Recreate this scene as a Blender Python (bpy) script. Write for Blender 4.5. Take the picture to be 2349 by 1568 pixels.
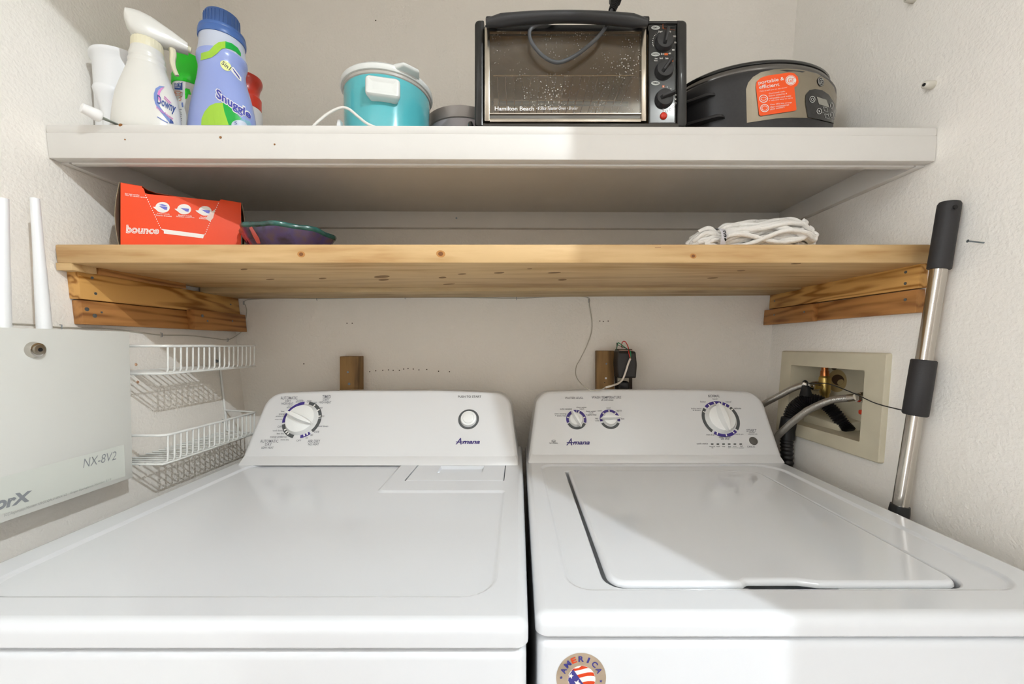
import bpy, bmesh, math, random
from mathutils import Vector, Matrix
from mathutils.bvhtree import BVHTree
import mathutils.geometry as mg

for o in list(bpy.data.objects):
    bpy.data.objects.remove(o, do_unlink=True)
scene = bpy.context.scene
COL = scene.collection
random.seed(7)

# ------------------------------------------------------------------ camera, world, light, exposure
F, CX, CY, CAMZ = 913.0, 1190.0, 790.0, 1.183        # photograph 2349 x 1568
cam_d = bpy.data.cameras.new('camera'); cam = bpy.data.objects.new('camera', cam_d); COL.objects.link(cam)
cam.location = (0, 0, CAMZ); cam.rotation_euler = (math.pi / 2, 0, 0)
cam_d.sensor_width = 36.0; cam_d.lens = F / 2349.0 * 36.0
cam_d.shift_x = (1174.5 - CX) / 2349.0; cam_d.shift_y = (CY - 784.0) / 2349.0
cam_d.clip_start = 0.01
scene.camera = cam

world = bpy.data.worlds.new('world'); scene.world = world; world.use_nodes = True
bg = world.node_tree.nodes['Background']
bg.inputs[0].default_value = (0.87, 0.935, 1.0, 1); bg.inputs[1].default_value = 5.3

ld = bpy.data.lights.new('hall_lamp_offscreen', 'POINT'); ld.energy = 52; ld.color = (0.86, 0.94, 1.0); ld.shadow_soft_size = 0.003
lamp = bpy.data.objects.new('hall_lamp_offscreen', ld); COL.objects.link(lamp); lamp.location = (0.88, -0.65, 2.40)

scene.view_settings.view_transform = 'Standard'; scene.view_settings.look = 'None'
scene.view_settings.gamma = 1.0; scene.view_settings.use_curve_mapping = False
scene.view_settings.exposure = 0.56

# ------------------------------------------------------------------ helpers
def lin(c):
    if isinstance(c, str):
        c = tuple(int(c[i:i + 2], 16) for i in (0, 2, 4))
    return tuple((v / 255 / 12.92 if v / 255 <= 0.04045 else ((v / 255 + 0.055) / 1.055) ** 2.4) for v in c)

MATS = {}
def mat(name, col, rough=0.5, metal=0.0, spec=0.5, coat=0.0, trans=0.0, bump=None, var=None, alpha=1.0, aniso=None):
    if name in MATS: return MATS[name]
    m = bpy.data.materials.new(name); m.use_nodes = True; MATS[name] = m
    nt = m.node_tree; b = nt.nodes['Principled BSDF']; c = lin(col)
    b.inputs['Base Color'].default_value = (*c, 1); b.inputs['Roughness'].default_value = rough
    b.inputs['Metallic'].default_value = metal; b.inputs['Specular IOR Level'].default_value = spec
    b.inputs['Coat Weight'].default_value = coat; b.inputs['Coat Roughness'].default_value = 0.06
    b.inputs['Transmission Weight'].default_value = trans; b.inputs['Alpha'].default_value = alpha
    tc = nt.nodes.new('ShaderNodeTexCoord')
    if var:
        sc, amt = var[0], var[1]
        n = nt.nodes.new('ShaderNodeTexNoise'); n.inputs['Scale'].default_value = sc; n.inputs['Detail'].default_value = 5
        mp = nt.nodes.new('ShaderNodeMapping'); mp.inputs['Scale'].default_value = var[2] if len(var) > 2 else (1, 1, 1)
        nt.links.new(tc.outputs['Object'], mp.inputs[0]); nt.links.new(mp.outputs[0], n.inputs['Vector'])
        r = nt.nodes.new('ShaderNodeValToRGB')
        r.color_ramp.elements[0].position = 0.3; r.color_ramp.elements[1].position = 0.7
        r.color_ramp.elements[0].color = (*[v * (1 - amt) for v in c], 1); r.color_ramp.elements[1].color = (*[min(1, v * (1 + amt)) for v in c], 1)
        nt.links.new(n.outputs['Fac'], r.inputs[0]); nt.links.new(r.outputs[0], b.inputs['Base Color'])
    if bump:
        sc, st, dist = bump[:3]
        n = nt.nodes.new('ShaderNodeTexNoise'); n.inputs['Scale'].default_value = sc; n.inputs['Detail'].default_value = 3
        mp = nt.nodes.new('ShaderNodeMapping'); mp.inputs['Scale'].default_value = bump[3] if len(bump) > 3 else (1, 1, 1)
        nt.links.new(tc.outputs['Object'], mp.inputs[0]); nt.links.new(mp.outputs[0], n.inputs['Vector'])
        bn = nt.nodes.new('ShaderNodeBump'); bn.inputs['Strength'].default_value = st; bn.inputs['Distance'].default_value = dist
        nt.links.new(n.outputs['Fac'], bn.inputs['Height']); nt.links.new(bn.outputs[0], b.inputs['Normal'])
    return m

def wood(name, light, dark, axis, ring=26.0, rough=0.55, seed=0.0, contrast=1.0):
    if name in MATS: return MATS[name]
    m = bpy.data.materials.new(name); m.use_nodes = True; MATS[name] = m
    nt = m.node_tree; b = nt.nodes['Principled BSDF']; b.inputs['Roughness'].default_value = rough
    N = nt.nodes.new; L = nt.links.new
    tc = N('ShaderNodeTexCoord'); mp = N('ShaderNodeMapping')
    s = [1, 1, 1]; s['XYZ'.index(axis)] = 0.10
    mp.inputs['Scale'].default_value = s; mp.inputs['Location'].default_value = (seed, seed * 1.7, seed * .6)
    L(tc.outputs['Object'], mp.inputs[0])
    n1 = N('ShaderNodeTexNoise'); n1.inputs['Scale'].default_value = 9; n1.inputs['Detail'].default_value = 3
    L(mp.outputs[0], n1.inputs['Vector'])
    mul = N('ShaderNodeMath'); mul.operation = 'MULTIPLY'; mul.inputs[1].default_value = ring
    L(n1.outputs['Fac'], mul.inputs[0])
    sn = N('ShaderNodeMath'); sn.operation = 'SINE'; L(mul.outputs[0], sn.inputs[0])
    n2 = N('ShaderNodeTexNoise'); n2.inputs['Scale'].default_value = 90; n2.inputs['Detail'].default_value = 6
    L(mp.outputs[0], n2.inputs['Vector'])
    n3 = N('ShaderNodeTexNoise'); n3.inputs['Scale'].default_value = 5; n3.inputs['Detail'].default_value = 2
    L(tc.outputs['Object'], n3.inputs['Vector'])
    a = N('ShaderNodeMath'); a.operation = 'MULTIPLY_ADD'; a.inputs[1].default_value = 0.16 * contrast
    L(sn.outputs[0], a.inputs[0]); L(n2.outputs['Fac'], a.inputs[2])
    a2 = N('ShaderNodeMath'); a2.operation = 'MULTIPLY_ADD'; a2.inputs[1].default_value = 0.6; L(n3.outputs['Fac'], a2.inputs[0]); L(a.outputs[0], a2.inputs[2])
    r = N('ShaderNodeValToRGB'); r.color_ramp.elements[0].position = 0.45; r.color_ramp.elements[1].position = 1.05
    r.color_ramp.elements[0].color = (*lin(dark), 1); r.color_ramp.elements[1].color = (*lin(light), 1)
    e = r.color_ramp.elements.new(0.72); ml, md = lin(light), lin(dark); e.color = (*[0.62 * p + 0.38 * q for p, q in zip(ml, md)], 1)
    L(a2.outputs[0], r.inputs[0]); L(r.outputs[0], b.inputs['Base Color'])
    bn = N('ShaderNodeBump'); bn.inputs['Strength'].default_value = 0.25; bn.inputs['Distance'].default_value = 0.001
    L(n2.outputs['Fac'], bn.inputs['Height']); L(bn.outputs[0], b.inputs['Normal'])
    return m

def ray(px, py): return Vector(((px - CX) / F, 1.0, -(py - CY) / F))
CAM = Vector((0, 0, CAMZ))
def P(px, py, Y): return CAM + ray(px, py) * Y
XL = lambda z: -0.781 - 0.111 * (z - 1.085)
XR = lambda z: 0.7127 + 0.078 * (z - 1.237)
YB = 1.12
def onL(px, py, off=0.0):
    d = ray(px, py); Y = (XL(CAMZ) + off) / (d.x + 0.111 * d.z); return CAM + d * Y
def onR(px, py, off=0.0):
    d = ray(px, py); Y = (XR(CAMZ) - off) / (d.x - 0.078 * d.z); return CAM + d * Y

GEO = {}
def new(name, vf, m, parent=None, smooth=35, kind=None):
    V, Fc = vf
    V = [Vector(v) for v in V]
    lo = Vector([min(v[i] for v in V) for i in range(3)]); hi = Vector([max(v[i] for v in V) for i in range(3)])
    c = (lo + hi) / 2
    if parent is None: c.z = lo.z
    me = bpy.data.meshes.new(name); me.from_pydata([tuple(v - c) for v in V], [], [tuple(f) for f in Fc]); me.validate(); me.update()
    if smooth:
        me.shade_smooth(); me.set_sharp_from_angle(angle=math.radians(smooth))
    me.materials.append(m)
    o = bpy.data.objects.new(name, me); COL.objects.link(o)
    wl = c.copy(); o.location = c
    if parent is not None:
        o.parent = parent; o.location = c - Vector(parent['_w'])
    o['_w'] = tuple(wl)
    if kind: o['kind'] = kind
    GEO[o.name] = (V, [tuple(f) for f in Fc])
    return o
def thing(name, label, cat, loc, group=None):
    o = bpy.data.objects.new(name, None); COL.objects.link(o); o.location = loc; o['_w'] = tuple(loc)
    o.empty_display_size = 0.05
    return tag(o, label, cat, group)
def tag(o, label, cat, group=None):
    o['label'] = label; o['category'] = cat
    if group: o['group'] = group
    return o
def struct(name, vf, m, smooth=0):
    o = new(name, vf, m, None, smooth); o['kind'] = 'structure'; return o
def dup(o, delta, parent):
    c = o.copy(); COL.objects.link(c); c.parent = parent; c.location = Vector(o.location) + Vector(delta)
    c['_w'] = tuple(Vector(o['_w']) + Vector(delta)); return c
def join(*vfs):
    V, Fc = [], []
    for v, f in vfs:
        n = len(V); V += list(v); Fc += [tuple(i + n for i in q) for q in f]
    return V, Fc
def xform(vf, fn): return [fn(Vector(v)) for v in vf[0]], vf[1]

def from_bm(bm):
    bm.verts.index_update(); V = [v.co.copy() for v in bm.verts]; Fc = [[v.index for v in f.verts] for f in bm.faces]; bm.free(); return V, Fc
def box(x0, x1, y0, y1, z0, z1, bev=0.0, seg=2):
    bm = bmesh.new(); bmesh.ops.create_cube(bm, size=1)
    for v in bm.verts:
        v.co = Vector(((x0 + x1) / 2 + v.co.x * (x1 - x0), (y0 + y1) / 2 + v.co.y * (y1 - y0), (z0 + z1) / 2 + v.co.z * (z1 - z0)))
    if bev: bmesh.ops.bevel(bm, geom=bm.edges[:], offset=bev, segments=seg, profile=0.5, affect='EDGES', clamp_overlap=True)
    return from_bm(bm)
def hexa(p, bev=0.0, seg=2):
    # p: 8 corners, bottom ring then top ring
    bm = bmesh.new(); vs = [bm.verts.new(q) for q in p]
    for f in ((3, 2, 1, 0), (4, 5, 6, 7), (0, 1, 5, 4), (1, 2, 6, 5), (2, 3, 7, 6), (3, 0, 4, 7)): bm.faces.new([vs[i] for i in f])
    bmesh.ops.recalc_face_normals(bm, faces=bm.faces[:])
    if bev: bmesh.ops.bevel(bm, geom=bm.edges[:], offset=bev, segments=seg, profile=0.5, affect='EDGES', clamp_overlap=True)
    return from_bm(bm)
def catmull(pts, n=8, closed=False):
    pts = [Vector(p) for p in pts]; out = []; N = len(pts)
    for i in range(N if closed else N - 1):
        g = lambda k: pts[k % N] if closed else pts[max(0, min(N - 1, k))]
        a, b, c, d = g(i - 1), g(i), g(i + 1), g(i + 2)
        for k in range(n):
            t = k / n
            out.append(0.5 * ((2 * b) + (c - a) * t + (2 * a - 5 * b + 4 * c - d) * t * t + (3 * b - a - 3 * c + d) * t ** 3))
    if not closed: out.append(pts[-1])
    return out
def tube(pts, r, n=8, closed=False, cap=True, rf=None):
    pts = [Vector(p) for p in pts]; N = len(pts); V, Fc = [], []
    tan = []
    for i in range(N):
        a = pts[(i - 1) % N] if closed or i > 0 else pts[0]; b = pts[(i + 1) % N] if closed or i < N - 1 else pts[-1]
        t = b - a; tan.append(t.normalized() if t.length > 1e-9 else Vector((0, 0, 1)))
    up = Vector((0, 0, 1)) if abs(tan[0].z) < 0.9 else Vector((1, 0, 0))
    nrm = (up - tan[0] * up.dot(tan[0])).normalized()
    for i in range(N):
        if i:
            nrm = nrm - tan[i] * nrm.dot(tan[i]); nrm = nrm.normalized() if nrm.length > 1e-6 else tan[i].orthogonal().normalized()
        bn = tan[i].cross(nrm); rr = rf(i / (N - 1)) if rf else r
        for k in range(n):
            a = 2 * math.pi * k / n; V.append(pts[i] + nrm * math.cos(a) * rr + bn * math.sin(a) * rr)
    for i in range(N if closed else N - 1):
        j = (i + 1) % N
        for k in range(n): Fc.append((i * n + k, i * n + (k + 1) % n, j * n + (k + 1) % n, j * n + k))
    if cap and not closed:
        Fc.append(tuple(range(n - 1, -1, -1))); Fc.append(tuple((N - 1) * n + k for k in range(n)))
    return V, Fc
def lathe(prof, c, n=40, ry=1.0, yaw=0.0, cap=(True, True), rib=None):
    # prof: (radius_x, height[, ry override]); around vertical axis at c
    V, Fc = [], []; cs, sn = math.cos(yaw), math.sin(yaw)
    for p in prof:
        r, h = p[0], p[1]; q = p[2] if len(p) > 2 else ry
        for k in range(n):
            a = 2 * math.pi * k / n; rr = r * (1 + (rib if (rib and k % 2) else 0))
            x, y = rr * math.cos(a), rr * q * math.sin(a)
            V.append(Vector((c[0] + x * cs - y * sn, c[1] + x * sn + y * cs, c[2] + h)))
    M = len(prof)
    for i in range(M - 1):
        for k in range(n): Fc.append((i * n + k, i * n + (k + 1) % n, (i + 1) * n + (k + 1) % n, (i + 1) * n + k))
    if cap[0]: Fc.append(tuple(range(n - 1, -1, -1)))
    if cap[1]: Fc.append(tuple((M - 1) * n + k for k in range(n)))
    return V, Fc
def cyl(p0, p1, r0, r1=None, n=20, bev=0.0):
    p0, p1 = Vector(p0), Vector(p1); r1 = r0 if r1 is None else r1
    d = (p1 - p0).normalized(); a = d.orthogonal().normalized(); b = d.cross(a); V, Fc = [], []
    st = [(p0, r0), (p1, r1)] if not bev else [(p0, r0), (p1 - d * bev, r1), (p1 - d * bev * .3, r1 - bev * .3), (p1, r1 - bev)]
    for p, r in st:
        for k in range(n):
            t = 2 * math.pi * k / n; V.append(p + a * math.cos(t) * r + b * math.sin(t) * r)
    for i in range(len(st) - 1):
        for k in range(n): Fc.append((i * n + k, i * n + (k + 1) % n, (i + 1) * n + (k + 1) % n, (i + 1) * n + k))
    Fc.append(tuple(range(n - 1, -1, -1))); Fc.append(tuple((len(st) - 1) * n + k for k in range(n)))
    return V, Fc

def offset_poly(pts, d):
    # pts CCW, positive d = inwards
    n = len(pts); out = []
    for i in range(n):
        a, b, c = pts[i - 1], pts[i], pts[(i + 1) % n]
        e1 = (b - a).normalized(); e2 = (c - b).normalized()
        n1 = Vector((-e1.y, e1.x)); n2 = Vector((-e2.y, e2.x))
        k = 1 + n1.dot(n2)
        out.append(b + (n1 + n2) * (d / max(k, 0.05)))
    return out
def rloop(pts, radii, d=0.0, seg=6):
    pts = [Vector(p) for p in pts]; n = len(pts)
    if not isinstance(radii, (list, tuple)): radii = [radii] * n
    q = offset_poly(pts, d) if d else pts; out = []
    for i in range(n):
        a, b, c = q[i - 1], q[i], q[(i + 1) % n]
        e1 = (a - b); e2 = (c - b); cr = e1.x * e2.y - e1.y * e2.x
        r = max(0.00005, radii[i] - d if cr < 0 else radii[i] + d)
        l1, l2 = e1.length, e2.length; e1.normalize(); e2.normalize()
        ang = math.acos(max(-1, min(1, e1.dot(e2)))); tl = min(r / math.tan(ang / 2), l1 * .48, l2 * .48)
        r = tl * math.tan(ang / 2); p0 = b + e1 * tl; p1 = b + e2 * tl
        ce = b + (e1 + e2).normalized() * (r / math.sin(ang / 2))
        a0 = math.atan2(p0.y - ce.y, p0.x - ce.x); a1 = math.atan2(p1.y - ce.y, p1.x - ce.x); da = a1 - a0
        while da > math.pi: da -= 2 * math.pi
        while da < -math.pi: da += 2 * math.pi
        for k in range(seg + 1):
            t = a0 + da * k / seg; out.append(Vector((ce.x + r * math.cos(t), ce.y + r * math.sin(t))))
    return out
def rect(x0, x1, y0, y1): return [Vector((x0, y0)), Vector((x1, y0)), Vector((x1, y1)), Vector((x0, y1))]
def plate(pts, radii, prof, fmap, seg=6, cap0=True, cap1=True):
    loops = [[fmap(p.x, p.y, h) for p in rloop(pts, radii, d, seg)] for d, h in prof]
    n = len(loops[0]); V = [v for l in loops for v in l]; Fc = []
    for i in range(len(loops) - 1):
        for k in range(n): Fc.append((i * n + k, i * n + (k + 1) % n, (i + 1) * n + (k + 1) % n, (i + 1) * n + k))
    if cap0: Fc.append(tuple(range(n - 1, -1, -1)))
    if cap1: Fc.append(tuple((len(loops) - 1) * n + k for k in range(n)))
    return V, Fc
def rounded_prof(depth, r, n=4, sup=True):
    p = [(0, 0), (0, depth - r)]
    for k in range(1, n + 1):
        a = math.pi / 2 * k / n; p.append((r - r * math.cos(a), depth - r + r * math.sin(a)))
    if sup: p.append((r + 0.0015, depth))
    return p
def annulus(outer, inners, fmap):
    bm = bmesh.new()
    for lp in [outer] + inners:
        vs = [bm.verts.new((p.x, p.y, 0)) for p in lp]
        for i in range(len(vs)): bm.edges.new((vs[i], vs[(i + 1) % len(vs)]))
    bmesh.ops.triangle_fill(bm, edges=bm.edges[:], use_beauty=True)
    bmesh.ops.recalc_face_normals(bm, faces=bm.faces[:])
    V, Fc = from_bm(bm); return [fmap(v.x, v.y) for v in V], Fc
FXY = lambda x, y, h: Vector((x, y, h))

# text -> 2D triangles in a unit box
TXT = {}
def txt(s, bold=0.0, shear=0.0, space=1.0):
    key = (s, bold, shear, space)
    if key in TXT: return TXT[key]
    cu = bpy.data.curves.new('t', 'FONT'); cu.body = s; cu.resolution_u = 3; cu.offset = bold; cu.shear = shear; cu.space_character = space
    ob = bpy.data.objects.new('t', cu); COL.objects.link(ob)
    dg = bpy.context.evaluated_depsgraph_get(); me = bpy.data.meshes.new_from_object(ob.evaluated_get(dg))
    V = [Vector((v.co.x, v.co.y)) for v in me.vertices]; Fc = [tuple(p.vertices) for p in me.polygons]
    bpy.data.objects.remove(ob); bpy.data.meshes.remove(me); bpy.data.curves.remove(cu)
    x0 = min(v.x for v in V); x1 = max(v.x for v in V); y0 = min(v.y for v in V); y1 = max(v.y for v in V)
    V = [Vector(((v.x - x0) / max(x1 - x0, 1e-6), (v.y - y0) / max(y1 - y0, 1e-6))) for v in V]
    TXT[key] = (V, Fc); return TXT[key]

class Print:
    """flat print laid on a built surface; shapes are given where the print is seen and dropped onto the surface"""
    def __init__(self, targets):
        vf = join(*[GEO[t.name] for t in targets]); self.bvh = BVHTree.FromPolygons([tuple(v) for v in vf[0]], vf[1]); self.store = {}; self.pieces = []
    def proj(self, px, py, off):
        d = ray(px, py).normalized(); h = self.bvh.ray_cast(CAM, d)
        if h[0] is None:
            q = CAM + d * 1.0; best = None
            for k in range(40):
                q = CAM + d * (0.4 + k * .02); nn = self.bvh.find_nearest(q)
                if best is None or nn[3] < best[3]: best = nn
            loc, nr = best[0], best[1]
        else: loc, nr = h[0], h[1]
        if nr.dot(d) > 0: nr = -nr
        return loc + nr * off
    def add(self, key, V, Fc, off, piece=None):
        W = [self.proj(p[0], p[1], off) for p in V]
        if piece: self.pieces.append((piece, key, W, Fc)); return
        a = self.store.setdefault(key, [[], []]); n = len(a[0])
        a[0] += W; a[1] += [tuple(i + n for i in f) for f in Fc]
    def text(self, s, quad, key, bold=0.0, shear=0.0, off=0.0006, space=1.0, piece=None):
        V, Fc = txt(s, bold, shear, space)
        if len(quad) == 4 and not isinstance(quad[0], (tuple, list)):
            x0, y0, x1, y1 = quad; quad = ((x0, y0), (x1, y0), (x1, y1), (x0, y1))
        tl, tr, br, bl = [Vector(q) for q in quad]
        W = [(tl * (1 - v.x) + tr * v.x) * v.y + (bl * (1 - v.x) + br * v.x) * (1 - v.y) for v in V]
        self.add(key, W, Fc, off, piece)
    def poly(self, pts, key, off=0.0005, sub=0, piece=None):
        bm = bmesh.new(); f = bm.faces.new([bm.verts.new((p[0], p[1], 0)) for p in pts])
        bmesh.ops.triangulate(bm, faces=[f])
        for k in range(sub): bmesh.ops.subdivide_edges(bm, edges=bm.edges[:], cuts=1, use_grid_fill=True)
        V, Fc = from_bm(bm); self.add(key, V, Fc, off, piece)
    def ell(self, cx, cy, rx, ry, key, off=0.0005, rot=0.0, sub=0, n=24, piece=None):
        self.poly(ell(cx, cy, rx, ry, rot, n), key, off, sub, piece)
    def ring(self, cx, cy, rx, ry, w, key, off=0.0006, rot=0.0, a0=0, a1=360, n=28, piece=None):
        o = arc(cx, cy, rx, ry, rot, a0, a1, n); i = arc(cx, cy, rx - w, ry - w, rot, a0, a1, n)
        V = o + i; m = len(o); self.add(key, V, [(k, k + 1, m + k + 1, m + k) for k in range(m - 1)], off, piece)
    def line(self, pts, w, key, off=0.0006, piece=None):
        V, Fc = [], []; pts = [Vector(p) for p in pts]
        for i, p in enumerate(pts):
            t = (pts[min(i + 1, len(pts) - 1)] - pts[max(i - 1, 0)]).normalized(); q = Vector((-t.y, t.x)) * w / 2
            V += [p + q, p - q]
        self.add(key, V, [(2 * i, 2 * i + 1, 2 * i + 3, 2 * i + 2) for i in range(len(pts) - 1)], off, piece)
    def build(self, parent, names=None):
        for key, (V, Fc) in self.store.items():
            new((names or {}).get(key, 'printed_lettering'), (V, Fc), MATS[key], parent, 0, 'stuff')
        for nm, key, V, Fc in self.pieces: new(nm, (V, Fc), MATS[key], parent, 0)
def arc(cx, cy, rx, ry, rot, a0, a1, n):
    out = []; c, s = math.cos(math.radians(rot)), math.sin(math.radians(rot))
    for k in range(n + 1):
        a = math.radians(a0 + (a1 - a0) * k / n); x, y = rx * math.cos(a), -ry * math.sin(a); out.append((cx + x * c - y * s, cy + x * s + y * c))
    return out
def ell(cx, cy, rx, ry, rot=0.0, n=24): return arc(cx, cy, rx, ry, rot, 0, 360, n)[:-1]
def star(cx, cy, r, rot=-90):
    return [(cx + (r if k % 2 == 0 else r * .42) * math.cos(math.radians(rot + 36 * k)), cy + (r if k % 2 == 0 else r * .42) * math.sin(math.radians(rot + 36 * k))) for k in range(10)]
def nailhead(parent, c, nrm, r=0.004, m=None, name='nail_head'):
    c = Vector(c); nrm = Vector(nrm).normalized(); return new(name, cyl(c - nrm * .002, c + nrm * .0008, r, r * .9, 10), m or M_NAIL, parent, 30)

# ------------------------------------------------------------------ materials
M_WALL = mat('wall_paint', 'F3EEE6', 0.75, spec=0.25, bump=(170, 0.38, 0.004), var=(4, 0.02))
M_CEIL = mat('ceiling_paint', 'ECE8E0', 0.85, spec=0.2, bump=(120, 0.4, 0.003))
M_SHADE_WALL = mat('shade_wall_brown', '847B72', 0.6, var=(10, .15, (1, 1, .1)))  # invented dark finish of the added unseen wall, picked to cut frontal light
M_FLOOR = mat('floor_vinyl', '5E4A38', 0.6, var=(8, 0.08))
M_TRIM = mat('shelf_paint', 'DFDCD7', 0.42, spec=0.4, var=(14, 0.015), bump=(30, 0.15, 0.002))
M_ENAM = mat('white_enamel', 'DCDFE3', 0.16, spec=0.5, coat=0.35)
M_CONS = mat('console_plastic', 'DADADA', 0.28, spec=0.5)
M_KNOB = mat('knob_plastic', 'EDEEEC', 0.3, spec=0.5)
M_DARK = mat('gap_black', '101010', 0.8)
M_PURP = mat('ink_purple', '3B2A7E', 0.5); M_GREY = mat('ink_grey', '4C4F50', 0.5); M_INK = mat('ink_text', '6E6E74', 0.6)
M_LOGO = mat('ink_logo', '33246B', 0.4)
M_NAIL = mat('nail_steel', '7C858B', 0.4, 0.8)
M_WHITE = mat('white_plastic', 'ECEDEE', 0.35); M_WINK = mat('ink_white', 'F2EFEA', 0.6)
M_CHROME = mat('chrome', 'C9C4BC', 0.16, 1.0); M_STEEL = mat('brushed_steel', 'A79F92', 0.34, 1.0, bump=(60, 0.05, 0.0005, (1, 1, 20)))
M_BLACK = mat('black_plastic', '1B1B1C', 0.42); M_BLKG = mat('black_gloss', '141415', 0.15, coat=0.3)
M_RUB = mat('black_foam', '2A2829', 0.62, bump=(400, 0.2, 0.001))
M_PINE = wood('pine', 'D6B481', 'B38750', 'X', 34, 0.5)
M_PINEU = wood('pine_rear', 'C9AF84', '9A7C52', 'X', 26, 0.6, 3.1)
M_FIR = wood('fir', 'D3A05A', '97611F', 'Y', 150, 0.5, 1.3, 1.9)
M_FIR2 = wood('fir_dark', 'B57E45', '7A4A20', 'Y', 90, 0.55, 4.2, 1.5)
M_POST = wood('post_wood', '9A7748', '5E4526', 'Z', 30, 0.65, 2.2)

# ------------------------------------------------------------------ room shell
YF = -0.37; ZC = 2.44
def wall_slab(xf, t, y0, y1):
    return hexa([(xf(0), y0, 0), (xf(0), y1, 0), (xf(0) + t, y1, 0), (xf(0) + t, y0, 0), (xf(ZC), y0, ZC), (xf(ZC), y1, ZC), (xf(ZC) + t, y1, ZC), (xf(ZC) + t, y0, ZC)])
W_L = struct('wall_left', wall_slab(XL, -0.12, YF, YB + .1), M_WALL)
# right wall with the opening for the washer supply box
BY0, BY1, BZ0, BZ1 = 0.797, 1.017, 0.986, 1.133
def right_wall():
    V, Fc = [], []; ys = [YF, BY0, BY1, YB + .1]; zs = [0, BZ0, BZ1, ZC]
    for z in zs:
        for y in ys: V.append((XR(z), y, z))
    for i in range(3):
        for j in range(3):
            if (i, j) != (1, 1): Fc.append((i * 4 + j, i * 4 + j + 1, (i + 1) * 4 + j + 1, (i + 1) * 4 + j))
    n = len(V)
    V += [(XR(0) + .14, YF, 0), (XR(0) + .14, YB + .1, 0), (XR(ZC) + .14, YB + .1, ZC), (XR(ZC) + .14, YF, ZC)]
    Fc += [(n, n + 3, n + 2, n + 1), (0, 12, n + 3, n), (3, n + 1, n + 2, 15), (0, n, n + 1, 3), (12, 15, n + 2, n + 3)]
    return V, Fc
W_R = struct('wall_right', right_wall(), M_WALL)
W_B = struct('wall_back', box(XL(ZC) - .05, XR(ZC) + .1, YB, YB + .1, 0, ZC), M_WALL)
struct('floor', box(-1.6, 2.0, -1.6, YB + .1, -0.05, 0), M_FLOOR)
struct('ceiling', box(-1.6, 2.0, -1.6, YB + .1, ZC, ZC + .05), M_CEIL)
struct('wall_unseen_shade', box(-1.6, 2.0, -1.60, -1.50, 0, ZC), M_SHADE_WALL)               # unseen wall added behind the camera to dim light on the machine fronts
struct('trim_1', box(XL(2.284), XR(2.284), YF, YF + .04, 2.280, ZC), M_WALL)
struct('trim_2', box(.7235, XR(ZC) + .12, YF - .012, YF + .03, 0, ZC), M_TRIM)     # door jamb at the closet opening

# small old nail holes and scuffs in the back wall
def hole(px, py, r, wall):
    c = P(px, py, YB) if wall is W_B else (onL(px, py) if wall is W_L else onR(px, py))
    nrm = Vector((0, -1, 0)) if wall is W_B else (Vector((1, 0, .11)) if wall is W_L else Vector((-1, 0, .078)))
    nrm.normalize(); new('nail_hole', cyl(c - nrm * .001, c + nrm * .0006, r, r * .7, 7), M_HOLE, wall, 0)
M_HOLE = mat('nail_hole_dark', '4E4235', 0.9)
for px, py in ((848, 852), (862, 850), (878, 849), (891, 848), (902, 849), (916, 849), (926, 846), (936, 845), (948, 846), (961, 848), (979, 847), (1006, 851), (1031, 852),
               (796, 741), (808, 741), (1376, 736), (1384, 737), (1395, 736), (862, 47), (697, 834)): hole(px, py, 0.0021, W_B)
M_TAN = mat('wall_scuff', 'C9A183', 0.9)
for px, py in ((312, 836), (316, 876)):
    c = onL(px, py); new('paint_chip', cyl(c + Vector((-.001, 0, 0)), c + Vector((.0015, 0, 0)), .004, .002, 7), M_TAN, W_L, 0)

# ------------------------------------------------------------------ upper painted shelf
YS = 0.70
def tilt(v):   # board sits slightly lower towards the right wall
    return Vector((v.x, v.y, v.z - 0.0055 * (v.x + .82) / 1.56))
def rails(xa, xb, y0, y1, z0, z1, bev=.0015):
    # box whose ends follow the leaning side walls
    xl = (lambda z: XL(z) + xa); xr = (lambda z: XR(z) + xb)
    return hexa([tilt(Vector(p)) for p in ((xl(z0), y0, z0), (xr(z0), y0, z0), (xr(z0), y1, z0), (xl(z0), y1, z0), (xl(z1), y0, z1), (xr(z1), y0, z1), (xr(z1), y1, z1), (xl(z1), y1, z1))], bev)
ZT = 1.5705
sh = thing('painted_shelf', 'white painted wooden shelf with deep front board holding the appliances', 'shelf', (0, 0.9, 1.511))
new('shelf_board', rails(.001, -.001, YS + .0035, YB, ZT - .017, ZT), M_TRIM, sh)
fa = new('front_board', rails(.001, -.001, YS, YS + .019, 1.511, ZT - .014, .002), M_TRIM, sh)
new('edge_strip', rails(.001, -.001, YS - .0005, YS + .014, ZT - .0155, ZT + .0005, .004), M_TRIM, sh)
new('inner_rail', rails(.02, -.02, YS + .0185, YS + .030, 1.5085, ZT - .017), M_TRIM, sh)
new('back_rail', rails(.001, -.001, YB - .018, YB, 1.509, ZT - .016), M_TRIM, sh)
for s in (0, 1):
    xf = (lambda z: XL(z)) if s == 0 else (lambda z: XR(z) - .016)
    z0, z1, y0, y1 = 1.509, ZT - .016, YS + .019, YB - .018
    new('side_rail', hexa([tilt(Vector(p)) for p in ((xf(z0), y0, z0), (xf(z0) + .016, y0, z0), (xf(z0) + .016, y1, z0), (xf(z0), y1, z0), (xf(z1), y0, z1), (xf(z1) + .016, y0, z1), (xf(z1) + .016, y1, z1), (xf(z1), y1, z1))], .001), M_TRIM, sh)
M_RUST = mat('bare_wood_chip', '8A5A2B', 0.8)
for px, py, r in ((287, 320, .0015), (506, 315, .0028), (630, 331, .002), (276, 287, .0035)):
    c = P(px, py, YS); new('nail_hole', cyl(c + Vector((0, .001, 0)), c - Vector((0, .0008, 0)), r, r * .7, 8), M_RUST, sh, 0)

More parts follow.
